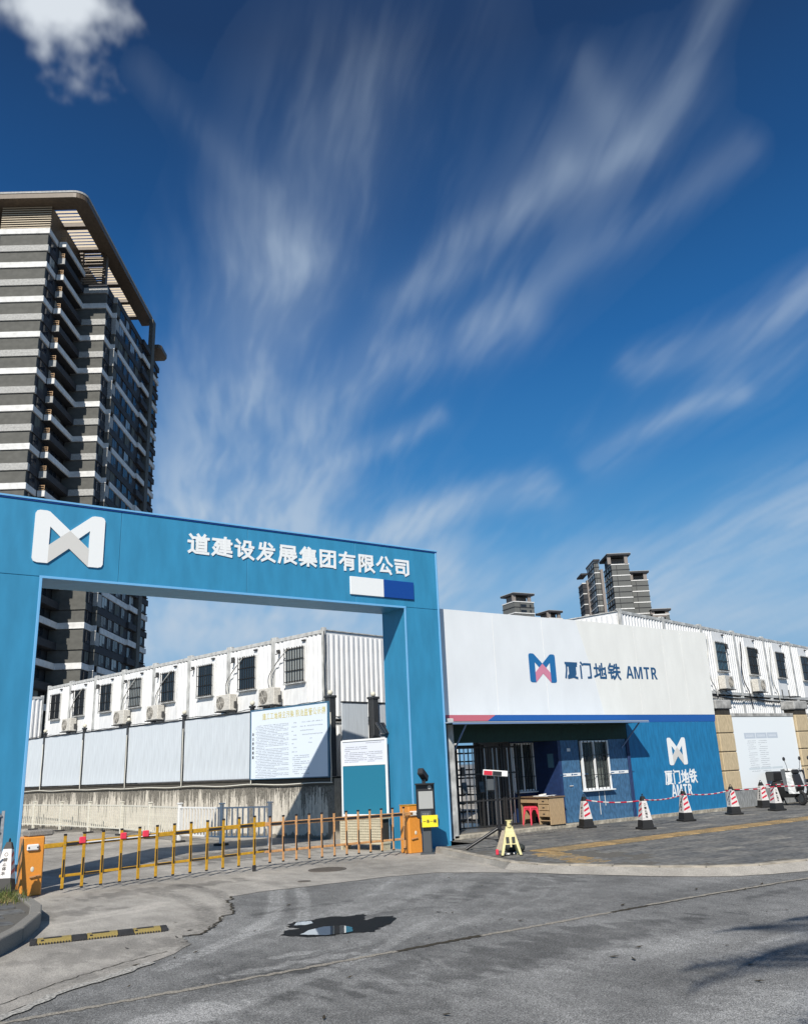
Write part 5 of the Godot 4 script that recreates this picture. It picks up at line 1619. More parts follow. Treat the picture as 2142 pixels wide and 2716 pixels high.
	# barred windows
	for wd in [[17.53, 18.61, 0.99, 2.29, -16.99], [15.89, 16.68, 1.03, 2.30, -17.97]]:
		var cx := (float(wd[0]) + float(wd[1])) * 0.5
		var cy := (float(wd[2]) + float(wd[3])) * 0.5
		var ww := float(wd[1]) - float(wd[0])
		var hh := float(wd[3]) - float(wd[2])
		var win := Node3D.new()
		win.name = "window"
		h.add_child(win, true)
		win.position = Vector3(cx - O.x, cy, float(wd[4]) - O.z)
		for s in [-1, 1]:
			bev(win, "frame", M["notice_frame"], Vector3(s * (ww * 0.5 - 0.025), 0, 0), Vector3(0.05, hh, 0.08), 0.006)
			bev(win, "frame", M["notice_frame"], Vector3(0, s * (hh * 0.5 - 0.025), 0), Vector3(ww - 0.102, 0.05, 0.08), 0.006)
		bx(win, "mullion", M["notice_frame"], Vector3(-0.02, 0, -0.01), Vector3(0.045, hh - 0.102, 0.05))
		var pane := bx(win, "pane", glass_pane(), Vector3(0, 0, -0.05), Vector3(ww - 0.11, hh - 0.11, 0.006))
		for k in 7: bx(win, "bar", M["steel_dark"], Vector3(-ww * 0.5 + ww * (k + 0.7) / 7.5, 0, 0.05), Vector3(0.014, hh - 0.02, 0.014))
		for y in [-0.2, 0.2]: bx(win, "cross_bar", M["steel_dark"], Vector3(0, hh * y, 0.062), Vector3(ww, 0.016, 0.01))
	bx(h, "window_sill", M["notice_frame"], Vector3(18.07 - O.x, 0.975, -16.95 - O.z), Vector3(1.18, 0.03, 0.14))
	bx(h, "window_sill", M["notice_frame"], Vector3(16.28 - O.x, 1.01, -17.93 - O.z), Vector3(0.78, 0.03, 0.14))
	# curtain behind the right half of the window
	st = start()
	for k in 16:
		var x0 := 18.12 + k * 0.028 - O.x
		var z0 := -0.12 + (0.02 if k % 2 else 0.0) + 0.4
		var z1 := -0.12 + (0.0 if k % 2 else 0.02) + 0.4
		quad(st, Vector3(x0, 1.05, z0 - 0.09), Vector3(x0 + 0.028, 1.05, z1 - 0.09), Vector3(x0 + 0.028, 2.24, z1 - 0.09), Vector3(x0, 2.24, z0 - 0.09))
	put(h, "curtain", st.commit(), M["curtain_cloth"])
	# down pipes
	for x in [19.40, 19.465]:
		st = start()
		cone_tube(st, Vector3(x - O.x, 0.2, 0.43), Vector3(x - O.x, 2.31, 0.43), 0.026, 0.026, 10)
		put(h, "down_pipe", st.commit(), M["hut_navy"])
	# emblem and name on the blue wall
	logo_mark(h, Vector2(21.21 - O.x, 2.31), Vector2(0.85, 0.79), 0.404, 0.003, M["letter_white"], M["letter_grey"])
	for i in 4:
		st = start()
		glyph(st, "厦门地铁"[i], Vector2(20.93 + i * 0.372 - O.x, 1.385), Vector2(0.335, 0.40), 0.046, 0.404, 0.002)
		put(h, "letter", st.commit(), M["letter_white"])
	latin(h, "AMTR", [21.15, 21.39, 21.69, 21.915], 0.63, 0.335, 0.404, M["letter_white"], 0.72)
	# platform in front of the passage
	var pf := thing("entrance_platform", "low concrete platform with dark tiles in front of the turnstile", "platform", Vector3(15.1, 0.1, -17.3))
	bev(pf, "slab", M["platform_concrete"], Vector3(0, 0.045, -0.25), Vector3(4.5, 0.11, 1.6), 0.012)
	for k in 7:
		for j in 2: bev(pf, "floor_tile", M["platform_tile"], Vector3(-1.89 + k * 0.63, 0.112, 0.0 - j * 0.6), Vector3(0.622, 0.024, 0.592), 0.003)
	bx(pf, "passage_floor", M["platform_tile"], Vector3(-0.8, 0.09, -1.75), Vector3(2.6, 0.06, 1.3))
	# cage gates and turnstile
	var cg := thing("cage_gate", "dark steel barred cage gate under the green awning, left of desk", "gate", Vector3(14.8, 0.224, -17.75))
	for x in [-1.0, -0.2, 0.5, 0.58, 1.03]: bev(cg, "post", M["gate_steel"], Vector3(x, 1.03, 0), Vector3(0.055, 2.06, 0.055), 0.005)
	for y in [0.03, 0.66, 1.32, 1.98]:
		bx(cg, "rail", M["gate_steel"], Vector3(-0.6, y, 0), Vector3(0.74, 0.04, 0.035))
		bx(cg, "rail", M["gate_steel"], Vector3(0.15, y, 0), Vector3(0.64, 0.04, 0.035))
		bx(cg, "rail", M["gate_steel"], Vector3(0.805, y, 0), Vector3(0.39, 0.04, 0.035))
	for k in 5: bx(cg, "bar", M["steel_bright"] if k % 2 else M["gate_steel"], Vector3(-0.88 + k * 0.14, 1.0, 0.0), Vector3(0.022, 1.92, 0.022))
	for k in 4: bx(cg, "bar", M["steel_bright"] if k != 1 else M["gate_steel"], Vector3(-0.06 + k * 0.14, 1.0, 0.0), Vector3(0.022, 1.92, 0.022))
	for k in 2: bx(cg, "bar", M["steel_bright"], Vector3(0.73 + k * 0.14, 1.0, 0.0), Vector3(0.022, 1.92, 0.022))
	var ts := thing("turnstile", "full height dark steel turnstile with many horizontal arms inside passage", "turnstile", Vector3(14.35, 0.22, -18.5))
	st = start()
	cone_tube(st, Vector3(0, 0, 0), Vector3(0, 2.05, 0), 0.05, 0.05, 12)
	put(ts, "column", st.commit(), M["gate_steel"])
	for k in 9:
		for a in 3:
			bx(ts, "arm", M["steel_dark"], Vector3(0, 0.18 + k * 0.21, 0), Vector3(1.0, 0.035, 0.035), Vector3(0, a * 60.0 + 12.0, 0))
	for x in [-0.6, -0.45, 0.45, 0.6]: bx(ts, "cage_bar", M["gate_steel"], Vector3(x, 1.03, 0.4), Vector3(0.045, 2.06, 0.045))
	bx(ts, "cage_top", M["gate_steel"], Vector3(0, 2.03, 0.1), Vector3(1.3, 0.06, 0.7))
	for k in 2:
		var tm := thing("access_terminal", ["grey card reader terminal on the cage gate beside corner post", "grey card reader terminal on the cage gate, beside the second post"][k], "terminal", Vector3(13.95 + k * 0.56, 1.12, -17.69), 0.0, "card readers on the cage gate")
		bev(tm, "case", M["kiosk_grey"], Vector3(0, 0.1, 0.02), Vector3(0.16, 0.28, 0.06), 0.012, Vector3(-10, 0, 0))
		bx(tm, "screen", M["kiosk_black"], Vector3(0, 0.09, 0.055), Vector3(0.10, 0.10, 0.012), Vector3(-10, 0, 0))
	var rd := thing("wall_reader", "dark face scanner hanging high on the left cage gate", "terminal", Vector3(13.95, 1.52, -17.72))
	bev(rd, "case", M["kiosk_black"], Vector3(0, 0.1, 0.02), Vector3(0.13, 0.22, 0.05), 0.01)
	bx(rd, "screen", M["window_glass"], Vector3(0, 0.1, 0.048), Vector3(0.1, 0.16, 0.008))

var pane_material: StandardMaterial3D
func glass_pane() -> StandardMaterial3D:
	if pane_material == null:
		pane_material = StandardMaterial3D.new()
		pane_material.resource_name = "clear_pane"
		pane_material.albedo_color = Color(0.5, 0.55, 0.55, 0.12)
		pane_material.metallic_specular = 0.25
		pane_material.roughness = 0.03
		pane_material.transparency = BaseMaterial3D.TRANSPARENCY_ALPHA
	return pane_material

# ---------------------------------------------------------------- wall with cream piers
func build_side_wall() -> void:
	var O := Vector3(27.0, 0.0, -17.6)
	var w := thing("side_wall", "low grey plinth and beam wall carrying white poster boards beyond hut", "wall", O)
	var P := func(parent: Node, o: Vector3, called: String, m: Material, xa: float, xb: float, ya: float, yb: float, za: float, zb: float, ch := 0.01) -> MeshInstance3D:
		return bev(parent, called, m, Vector3((xa + xb) * 0.5, (ya + yb) * 0.5, (za + zb) * 0.5) - o, Vector3(xb - xa, yb - ya, zb - za), ch)
	P.call(w, O, "plinth", M["plinth_grey"], 23.7, 42.0, 0.05, 0.655, -17.75, -17.38)
	P.call(w, O, "beam", M["cap_grey"], 25.05, 28.74, 2.94, 3.055, -17.7, -17.38)
	P.call(w, O, "beam", M["cap_grey"], 29.56, 33.3, 2.94, 3.055, -17.7, -17.38)
	P.call(w, O, "wall_infill", M["cap_grey"], 25.05, 28.74, 0.657, 2.938, -17.7, -17.46)
	P.call(w, O, "wall_infill", M["cap_grey"], 29.56, 33.3, 0.657, 2.938, -17.7, -17.46)
	for k in 3:
		var x: float = [24.26, 28.75, 33.31][k]
		var p := thing("wall_pier", ["cream block pier beside the blue hut wall", "cream block pier behind the parked scooters", "cream block pier at the far end of the poster wall"][k], "pier", Vector3(x + 0.4, 0.655, -17.55), 0.0, "cream block piers")
		for i in 4:
			bev(p, "pier_block", M["pier_cream"], Vector3(0, 0.296 + i * 0.588, 0), Vector3(0.79, 0.566, 0.46), 0.02)
			if i < 3: bx(p, "joint", M["wall_black_stain"], Vector3(0, 0.590 + i * 0.588, 0), Vector3(0.75, 0.024, 0.42))
		bev(p, "cap", M["cap_grey"], Vector3(0, 2.68, 0), Vector3(0.86, 0.30, 0.54), 0.03)
		bx(p, "cap_joint", M["wall_black_stain"], Vector3(0, 2.44, 0), Vector3(0.7, 0.18, 0.42))
	var b := thing("poster_board", "white poster board with faint grey headings and columns of small print", "poster", Vector3(26.9, 0.66, -17.42))
	bev(b, "board", M["board_white"], Vector3(0, 1.14, 0), Vector3(3.66, 2.275, 0.04), 0.006)
	var im := Image.create(900, 560, false, Image.FORMAT_RGB8)
	var paper := Color(.90, .925, .935)
	var tx := text_board(900, 560, [[175, 300, 190, 16, 5, 16], [330, 455, 190, 16, 5, 16]], 12, Color(.50, .52, .55), paper)
	im = tx.get_image()
	for k in 3:
		im.fill_rect(Rect2i(150 + k * 160, 128, 152, 46), Color(.74, .78, .82))
		for g in 6: im.fill_rect(Rect2i(172 + k * 160 + g * 18, 142 + g % 2, 13, 3), Color(.90, .92, .94)); im.fill_rect(Rect2i(174 + k * 160 + g * 18, 150, 10, 9), Color(.88, .90, .92))
		im.fill_rect(Rect2i(150 + k * 160, 405, 152, 16), Color(.80, .84, .86))
	uv_plate(b, "printed_sheet", 3.64, 2.26, Vector3(0, 1.14, 0.023), ImageTexture.create_from_image(im))
	b = thing("poster_board", "plain white poster board beyond the second cream pier", "poster", Vector3(31.4, 0.66, -17.42))
	bev(b, "board", M["board_white"], Vector3(0, 1.14, 0), Vector3(3.66, 2.275, 0.04), 0.006)

# ---------------------------------------------------------------- street things
class Shifted:
	var host: Node3D
	var by: Vector3

func build_barrier() -> void:
	var cabinets := []
	for side in 2:
		var left := side == 0
		var bp := Vector3(3.40, 0.0, -16.25) if left else Vector3(11.20, 0.0, -16.16)
		var b := thing("barrier_gate", "barrier with orange cabinet and yellow black fenced boom with red lamps" if left else "barrier with orange cabinet and peach orange fenced boom by right pillar", "barrier", bp)
		cabinets.append(b)
		var hh := 0.93 if left else 0.98
		bev(b, "cabinet", M["box_orange"], Vector3(0, hh * 0.5, 0), Vector3(0.34, hh, 0.36), 0.018)
		bev(b, "lid", M["barrier_yellow"], Vector3(0, hh + 0.011, 0), Vector3(0.352, 0.02, 0.372), 0.008) if not left else null
		bev(b, "hub_cover", M["cap_white"], Vector3(-0.02 if left else -0.06, 0.765 if left else 0.82, 0.20), Vector3(0.19, 0.10, 0.05), 0.016)
		for sx in [-0.07, 0.07]: bx(b, "bolt", M["steel_dark"], Vector3((-0.02 if left else -0.06) + sx, 0.765 if left else 0.82, 0.228), Vector3(0.022, 0.022, 0.012))
		var st := start()
		ball(st, Vector3(0.0, 0.42, 0.181), Vector3(0.03, 0.042, 0.008), 10, 6)
		put(b, "badge", st.commit(), M["ball_cream"])
		bx(b, "hinge_arm", M["barrier_orange"], Vector3(0.04 if left else -0.05, 0.31, 0.2), Vector3(0.16, 0.02, 0.03), Vector3(0, 0, 8))
	var sl := thing("granite_slab", "rough grey granite slab lying on the left orange cabinet", "stone slab", Vector3(3.49, 0.93, -16.25), 6.0)
	var st2 := start()
	bevel_box(st2, Vector3(0, 0.05, 0), Vector3(0.42, 0.10, 0.30), 0.02)
	put(sl, "slab", st2.commit(), M["granite"])
	# fenced boom arms
	for side in 2:
		var left := side == 0
		var m: Material = M["barrier_yellow"] if left else M["barrier_orange"]
		var x0 := 3.55 if left else 11.12
		var x1 := 7.62 if left else 7.60
		var y0 := 0.765 if left else 0.82
		var y1 := 0.845 if left else 0.84
		var z := -16.035 if left else -15.955
		var a := Shifted.new()
		a.host = cabinets[side]
		a.by = Vector3(x0, y0, z) - cabinets[side].position
		var slope := (y1 - y0) / (x1 - x0)
		var ang := rad_to_deg(atan(slope))
		var n := 12
		var first := 3.88 if left else 10.86
		var step := (7.40 - 3.88) / 11.0 if left else (7.69 - 10.86) / 11.0
		var lx := (x1 - x0) * 0.5
		bev(a.host, "top_rail", m, a.by + Vector3(lx, lx * slope, 0), Vector3(absf(x1 - x0), 0.075, 0.04), 0.008, Vector3(0, 0, ang))
		var bl0 := first - x0 - signf(step) * 0.05
		var bl1 := x1 - x0
		bev(a.host, "bottom_rail", m, a.by + Vector3((bl0 + bl1) * 0.5, (bl0 + bl1) * 0.5 * slope - 0.50, 0), Vector3(absf(bl1 - bl0), 0.045, 0.03), 0.006, Vector3(0, 0, ang))
		for i in n:
			var x := first + step * i - x0
			var yy := x * slope
			var top := 0.15 if left else 0.13
			var bot := -0.70 if left else -0.69
			var last := i == n - 1 and left
			if last: bot = -(y0 + yy) + 0.10
			var pk := bev(a.host, "picket", m, a.by + Vector3(x, yy + (top + bot) * 0.5, 0.030), Vector3(0.052 if left else 0.042, top - bot, 0.022), 0.005)
			bx(pk, "picket_cap", M["tape_black"], Vector3(0, (top - bot) * 0.5 + 0.008, 0), Vector3(0.05, 0.03, 0.03))
			bx(pk, "picket_tip", M["tape_black"], Vector3(0, -(top - bot) * 0.5 - 0.005, 0), Vector3(0.045, 0.025, 0.03))
			bx(pk, "picket_stripe", M["tape_black"], Vector3(0, -0.10, 0.012), Vector3(0.026, 0.28, 0.004))
			bx(pk, "pin", M["steel_bright"], Vector3(0, (top - bot) * 0.5 - top, 0.013), Vector3(0.014, 0.014, 0.01))
			if i < n - 1:
				var xm := x + step * 0.5
				if i % 2 == 0 or not left: bx(a.host, "rail_stripe", M["tape_black"], a.by + Vector3(xm, xm * slope, 0.0205), Vector3(absf(step) * 0.8, 0.046, 0.004), Vector3(0, 0, ang))
				if i % 2 == 1 and left: bx(a.host, "rail_stripe", M["tape_black"], a.by + Vector3(xm, xm * slope - 0.5, 0.0165), Vector3(absf(step) * 0.8, 0.03, 0.003), Vector3(0, 0, ang))
			if last:
				bev(a.host, "support_foot", M["rubber"], a.by + Vector3(x, -(y0) + 0.06, 0.03), Vector3(0.065, 0.12, 0.05), 0.01)
				bx(a.host, "end_sleeve", m, a.by + Vector3(x + 0.1, yy, 0.0), Vector3(0.26, 0.09, 0.055), Vector3(0, 0, ang))
		if left:
			for x in [0.62, 1.32, 1.72]:
				bev(a.host, "red_lamp", M["lamp_red"], a.by + Vector3(x, x * slope + 0.045, 0.035), Vector3(0.11, 0.11, 0.05), 0.012)
			bx(a.host, "light_tube", M["cap_white"], a.by + Vector3(1.25, 1.25 * slope + 0.005, 0.028), Vector3(1.35, 0.018, 0.016), Vector3(0, 0, ang))
			for x in [0.42, 0.85, 1.5]: bx(a.host, "rail_stripe", M["tape_black"], a.by + Vector3(x, x * slope - 0.012, 0.0212), Vector3(0.24, 0.03, 0.003), Vector3(0, 0, ang))
		else:
			bx(a.host, "end_latch", M["steel_dark"], a.by + Vector3(-3.55, -0.44, 0.0), Vector3(0.22, 0.025, 0.03))

func build_kiosk() -> void:
	var k := thing("access_kiosk", "black number plate reader kiosk on grey post beside orange cabinet", "kiosk", Vector3(11.24, 0.0, -15.62), -38.0)
	bev(k, "foot_plate", M["kiosk_grey"], Vector3(0, 0.02, 0), Vector3(0.30, 0.04, 0.26), 0.01)
	bev(k, "post", M["kiosk_grey"], Vector3(0, 0.38, 0), Vector3(0.19, 0.70, 0.14), 0.012)
	bev(k, "head", M["kiosk_black"], Vector3(0, 1.08, 0.02), Vector3(0.40, 0.72, 0.20), 0.03)
	bev(k, "hood", M["kiosk_black"], Vector3(0, 1.43, 0.08), Vector3(0.42, 0.03, 0.30), 0.01)
	bev(k, "screen", M["kiosk_screen"], Vector3(0.01, 1.10, 0.122), Vector3(0.31, 0.36, 0.012), 0.006)
	var st := start()
	cone_tube(st, Vector3(0.10, 1.36, 0.11), Vector3(0.10, 1.36, 0.128), 0.042, 0.042, 18)
	put(k, "round_light", st.commit(), M["kiosk_screen"])
	bev(k, "speaker_box", M["kiosk_grey"], Vector3(0, 0.80, 0.10), Vector3(0.24, 0.15, 0.10), 0.012)
	for r in 3:
		for c in 4: bx(k, "speaker_hole", M["kiosk_screen"], Vector3(-0.055 + c * 0.035, 0.77 + r * 0.03, 0.151), Vector3(0.014, 0.014, 0.004))
	bx(k, "camera_stem", M["kiosk_black"], Vector3(-0.02, 1.48, 0.0), Vector3(0.08, 0.1, 0.08))
	bev(k, "camera", M["kiosk_black"], Vector3(-0.03, 1.62, 0.03), Vector3(0.14, 0.15, 0.36), 0.02, Vector3(-28, -18, 0))
	var s := thing("gate_notice", "small yellow sign with black characters on the kiosk post", "sign", Vector3(11.20, 0.58, -15.44), -36.0)
	bev(s, "plate", M["sign_yellow"], Vector3(0, 0.09, 0), Vector3(0.34, 0.24, 0.01), 0.003)
	for i in 4:
		st = start()
		glyph(st, "一车一闸"[i], Vector2(-0.145 + i * 0.074, 0.125), Vector2(0.062, 0.075), 0.010, 0.006, 0.001)
		put(s, "letter", st.commit(), M["tape_black"])

var cone_parts := {}
func frustum(st: SurfaceTool, y0: float, a: float, y1: float, b: float) -> void:
	var c := [Vector2(-1, 1), Vector2(1, 1), Vector2(1, -1), Vector2(-1, -1)]
	for i in 4:
		var p: Vector2 = c[i]
		var q: Vector2 = c[(i + 1) % 4]
		quad(st, Vector3(p.x * a, y0, p.y * a), Vector3(q.x * a, y0, q.y * a), Vector3(q.x * b, y1, q.y * b), Vector3(p.x * b, y1, p.y * b))
	quad(st, Vector3(-b, y1, b), Vector3(b, y1, b), Vector3(b, y1, -b), Vector3(-b, y1, -b))
	quad(st, Vector3(-a, y0, -a), Vector3(a, y0, -a), Vector3(a, y0, a), Vector3(-a, y0, a))

func traffic_cone(label: String, at: Vector3, turn: float, tilt := 0.0) -> Node3D:
	var t := thing("traffic_cone", label, "traffic cone", at, turn, "red and white no parking cones")
	t.rotation_degrees.z = tilt
	if cone_parts.is_empty():
		var st := start()
		bevel_box(st, Vector3(0, 0.026, 0), Vector3(0.38, 0.052, 0.38), 0.012)
		frustum(st, 0.05, 0.145, 0.215, 0.124)
		cone_parts["base"] = st.commit()
		st = start()
		frustum(st, 0.216, 0.125, 0.65, 0.064)
		cone_parts["body"] = st.commit()
		st = start()
		frustum(st, 0.651, 0.066, 0.755, 0.036)
		var pts := []
		for k in 9:
			var a := PI * k / 8.0
			pts.append(Vector3(cos(a) * 0.03, 0.755 + sin(a) * 0.055, 0))
		tube(st, pts, 0.009, 6)
		cone_parts["top"] = st.commit()
		var lean := atan2(0.061, 0.434)
		for f in 4:
			var b := Basis(Vector3.UP, PI / 2 * f) * Basis(Vector3.RIGHT, -lean)
			var xf := Transform3D(b, Basis(Vector3.UP, PI / 2 * f) * Vector3(0, 0.433, 0.0945))
			st = start()
			if f % 2 == 0:
				for k in 3:
					var y := -0.135 + k * 0.125
					var hw := 0.103 - (y + 0.2) / 0.4 * 0.048
					prism(st, PackedVector2Array([Vector2(-hw, y - 0.035), Vector2(-hw, y + 0.015), Vector2(hw * 0.86, y + 0.085), Vector2(hw * 0.88, y + 0.035)]), 0.0, 0.003, xf)
				cone_parts["mark_%d" % f] = st.commit()
			else:
				for k in 4:
					glyph(st, "禁止停车"[k], Vector2(-0.030, 0.085 - k * 0.068), Vector2(0.058, 0.055), 0.008, 0.0, 0.002, xf)
				for k in 14:
					var a := TAU * k / 14.0
					var a2 := TAU * (k + 1) / 14.0
					cone_tube(st, xf * Vector3(cos(a) * 0.025, 0.135 + sin(a) * 0.025, 0.002), xf * Vector3(cos(a2) * 0.025, 0.135 + sin(a2) * 0.025, 0.002), 0.004, 0.004, 4, false)
				cone_parts["mark_%d" % f] = st.commit()
	put(t, "base", cone_parts["base"], M["cone_black"])
	put(t, "body", cone_parts["body"], M["cone_white"])
	put(t, "handle_top", cone_parts["top"], M["cone_black"])
	for f in 4: put(t, "stripes" if f % 2 == 0 else "lettering", cone_parts["mark_%d" % f], M["cone_red"] if f % 2 == 0 else M["tape_black"])
	return t

func striped_pole(label: String, a: Vector3, b: Vector3, sag: float) -> void:
	var t := thing("striped_pole", label, "pole", a, 0.0, "red and white poles between cones")
	var n := maxi(8, int(a.distance_to(b) / 0.16))
	for i in n:
		var f0 := float(i) / n
		var f1 := float(i + 1) / n
		var p := a.lerp(b, f0) - Vector3(0, sag * 4.0 * f0 * (1.0 - f0), 0) - a
		var q := a.lerp(b, f1) - Vector3(0, sag * 4.0 * f1 * (1.0 - f1), 0) - a
		var st := start()
		cone_tube(st, p, q, 0.0165, 0.0165, 8)
		put(t, "pole_piece", st.commit(), M["cone_white"] if i % 2 else M["cone_red"])

func scooter(label: String, at: Vector3, turn: float, apron: bool, box: bool) -> void:
	var t := thing("scooter", label, "scooter", at, turn, "electric scooters parked by the poster wall")
	for x in [-0.58, 0.62]:
		var st := start()
		for i in 20:
			var a := TAU * i / 20.0
			var b := TAU * (i + 1) / 20.0
			cone_tube(st, Vector3(x + cos(a) * 0.18, 0.225 + sin(a) * 0.18, 0), Vector3(x + cos(b) * 0.18, 0.225 + sin(b) * 0.18, 0), 0.045, 0.045, 8, false)
		var wheel := put(t, "wheel", st.commit(), M["rubber"])
		st = start()
		cone_tube(st, Vector3(x, 0.225, -0.03), Vector3(x, 0.225, 0.03), 0.13, 0.13, 18)
		put(wheel, "rim", st.commit(), M["kiosk_grey"])
	var side := PackedVector2Array([Vector2(-0.72, 0.52), Vector2(-0.62, 0.62), Vector2(0.0, 0.60), Vector2(0.04, 0.36), Vector2(0.36, 0.34), Vector2(0.44, 0.62), Vector2(0.42, 0.92), Vector2(0.52, 0.94), Vector2(0.66, 0.55), Vector2(0.50, 0.30), Vector2(0.40, 0.24), Vector2(-0.2, 0.22), Vector2(-0.42, 0.36), Vector2(-0.66, 0.44)])
	var st3 := start()
	prism(st3, side, -0.13, 0.13)
	put(t, "body", st3.commit(), M["plastic_black"])
	st3 = start()
	bevel_box(st3, Vector3(-0.32, 0.68, 0), Vector3(0.68, 0.11, 0.28), 0.045)
	put(t, "seat", st3.commit(), M["plastic_black"])
	st3 = start()
	cone_tube(st3, Vector3(0.62, 0.23, 0.0), Vector3(0.44, 1.02, 0), 0.03, 0.028, 10)
	put(t, "fork", st3.commit(), M["steel_dark"])
	st3 = start()
	tube(st3, [Vector3(0.36, 1.06, -0.34), Vector3(0.44, 1.04, -0.2), Vector3(0.46, 1.03, 0), Vector3(0.44, 1.04, 0.2), Vector3(0.36, 1.06, 0.34)], 0.018, 8)
	put(t, "handlebar", st3.commit(), M["steel_dark"])
	st3 = start()
	bevel_box(st3, Vector3(0.48, 1.02, 0), Vector3(0.16, 0.14, 0.24), 0.04)
	put(t, "headlamp_shell", st3.commit(), M["plastic_black"])
	for s in [-1, 1]:
		st3 = start()
		tube(st3, [Vector3(0.42, 1.05, s * 0.20), Vector3(0.44, 1.22, s * 0.24), Vector3(0.42, 1.38, s * 0.27)], 0.008, 6)
		ball(st3, Vector3(0.42, 1.42, s * 0.28), Vector3(0.02, 0.065, 0.05), 10, 8)
		put(t, "mirror", st3.commit(), M["plastic_black"])
	if box:
		st3 = start()
		prism(st3, PackedVector2Array([Vector2(-0.86, 0.98), Vector2(-0.80, 0.74), Vector2(-0.44, 0.74), Vector2(-0.40, 0.98), Vector2(-0.46, 1.03), Vector2(-0.80, 1.03)]), -0.19, 0.19)
		put(t, "top_box", st3.commit(), M["plastic_black"])
	if apron:
		# quilted wind apron hanging from the handlebar
		st3 = start()
		var rows := 8
		var cols := 8
		var pt := func(i: int, j: int) -> Vector3:
			var u := float(i) / cols - 0.5
			var v := float(j) / rows
			return Vector3(0.60 - 0.14 * v - 0.55 * u * u + 0.02 * sin(i * 2.1 + j * 1.3), 0.36 + v * 0.76, u * (0.60 + 0.12 * sin(v * 3.0)))
		for j in rows:
			for i in cols: quad(st3, pt.call(i, j), pt.call(i + 1, j), pt.call(i + 1, j + 1), pt.call(i, j + 1))
		var ap := put(t, "wind_apron", st3.commit(), M["apron_silver"])
		st3 = start()
		for s in [-1, 1]:
			quad(st3, Vector3(0.46, 0.42, s * 0.32), Vector3(0.40, 0.46, s * 0.40), Vector3(0.36, 1.10, s * 0.42), Vector3(0.45, 1.12, s * 0.33))
		put(ap, "apron_cuff", st3.commit(), M["apron_grey"])
	bx(t, "kick_stand", M["steel_dark"], Vector3(-0.1, 0.11, 0.12), Vector3(0.03, 0.24, 0.03), Vector3(20, 0, 0))
	st3 = start()
	cone_tube(st3, Vector3(-0.55, 0.34, 0.15), Vector3(-0.35, 0.62, 0.15), 0.022, 0.022, 8)
	put(t, "shock_absorber", st3.commit(), M["chrome"])

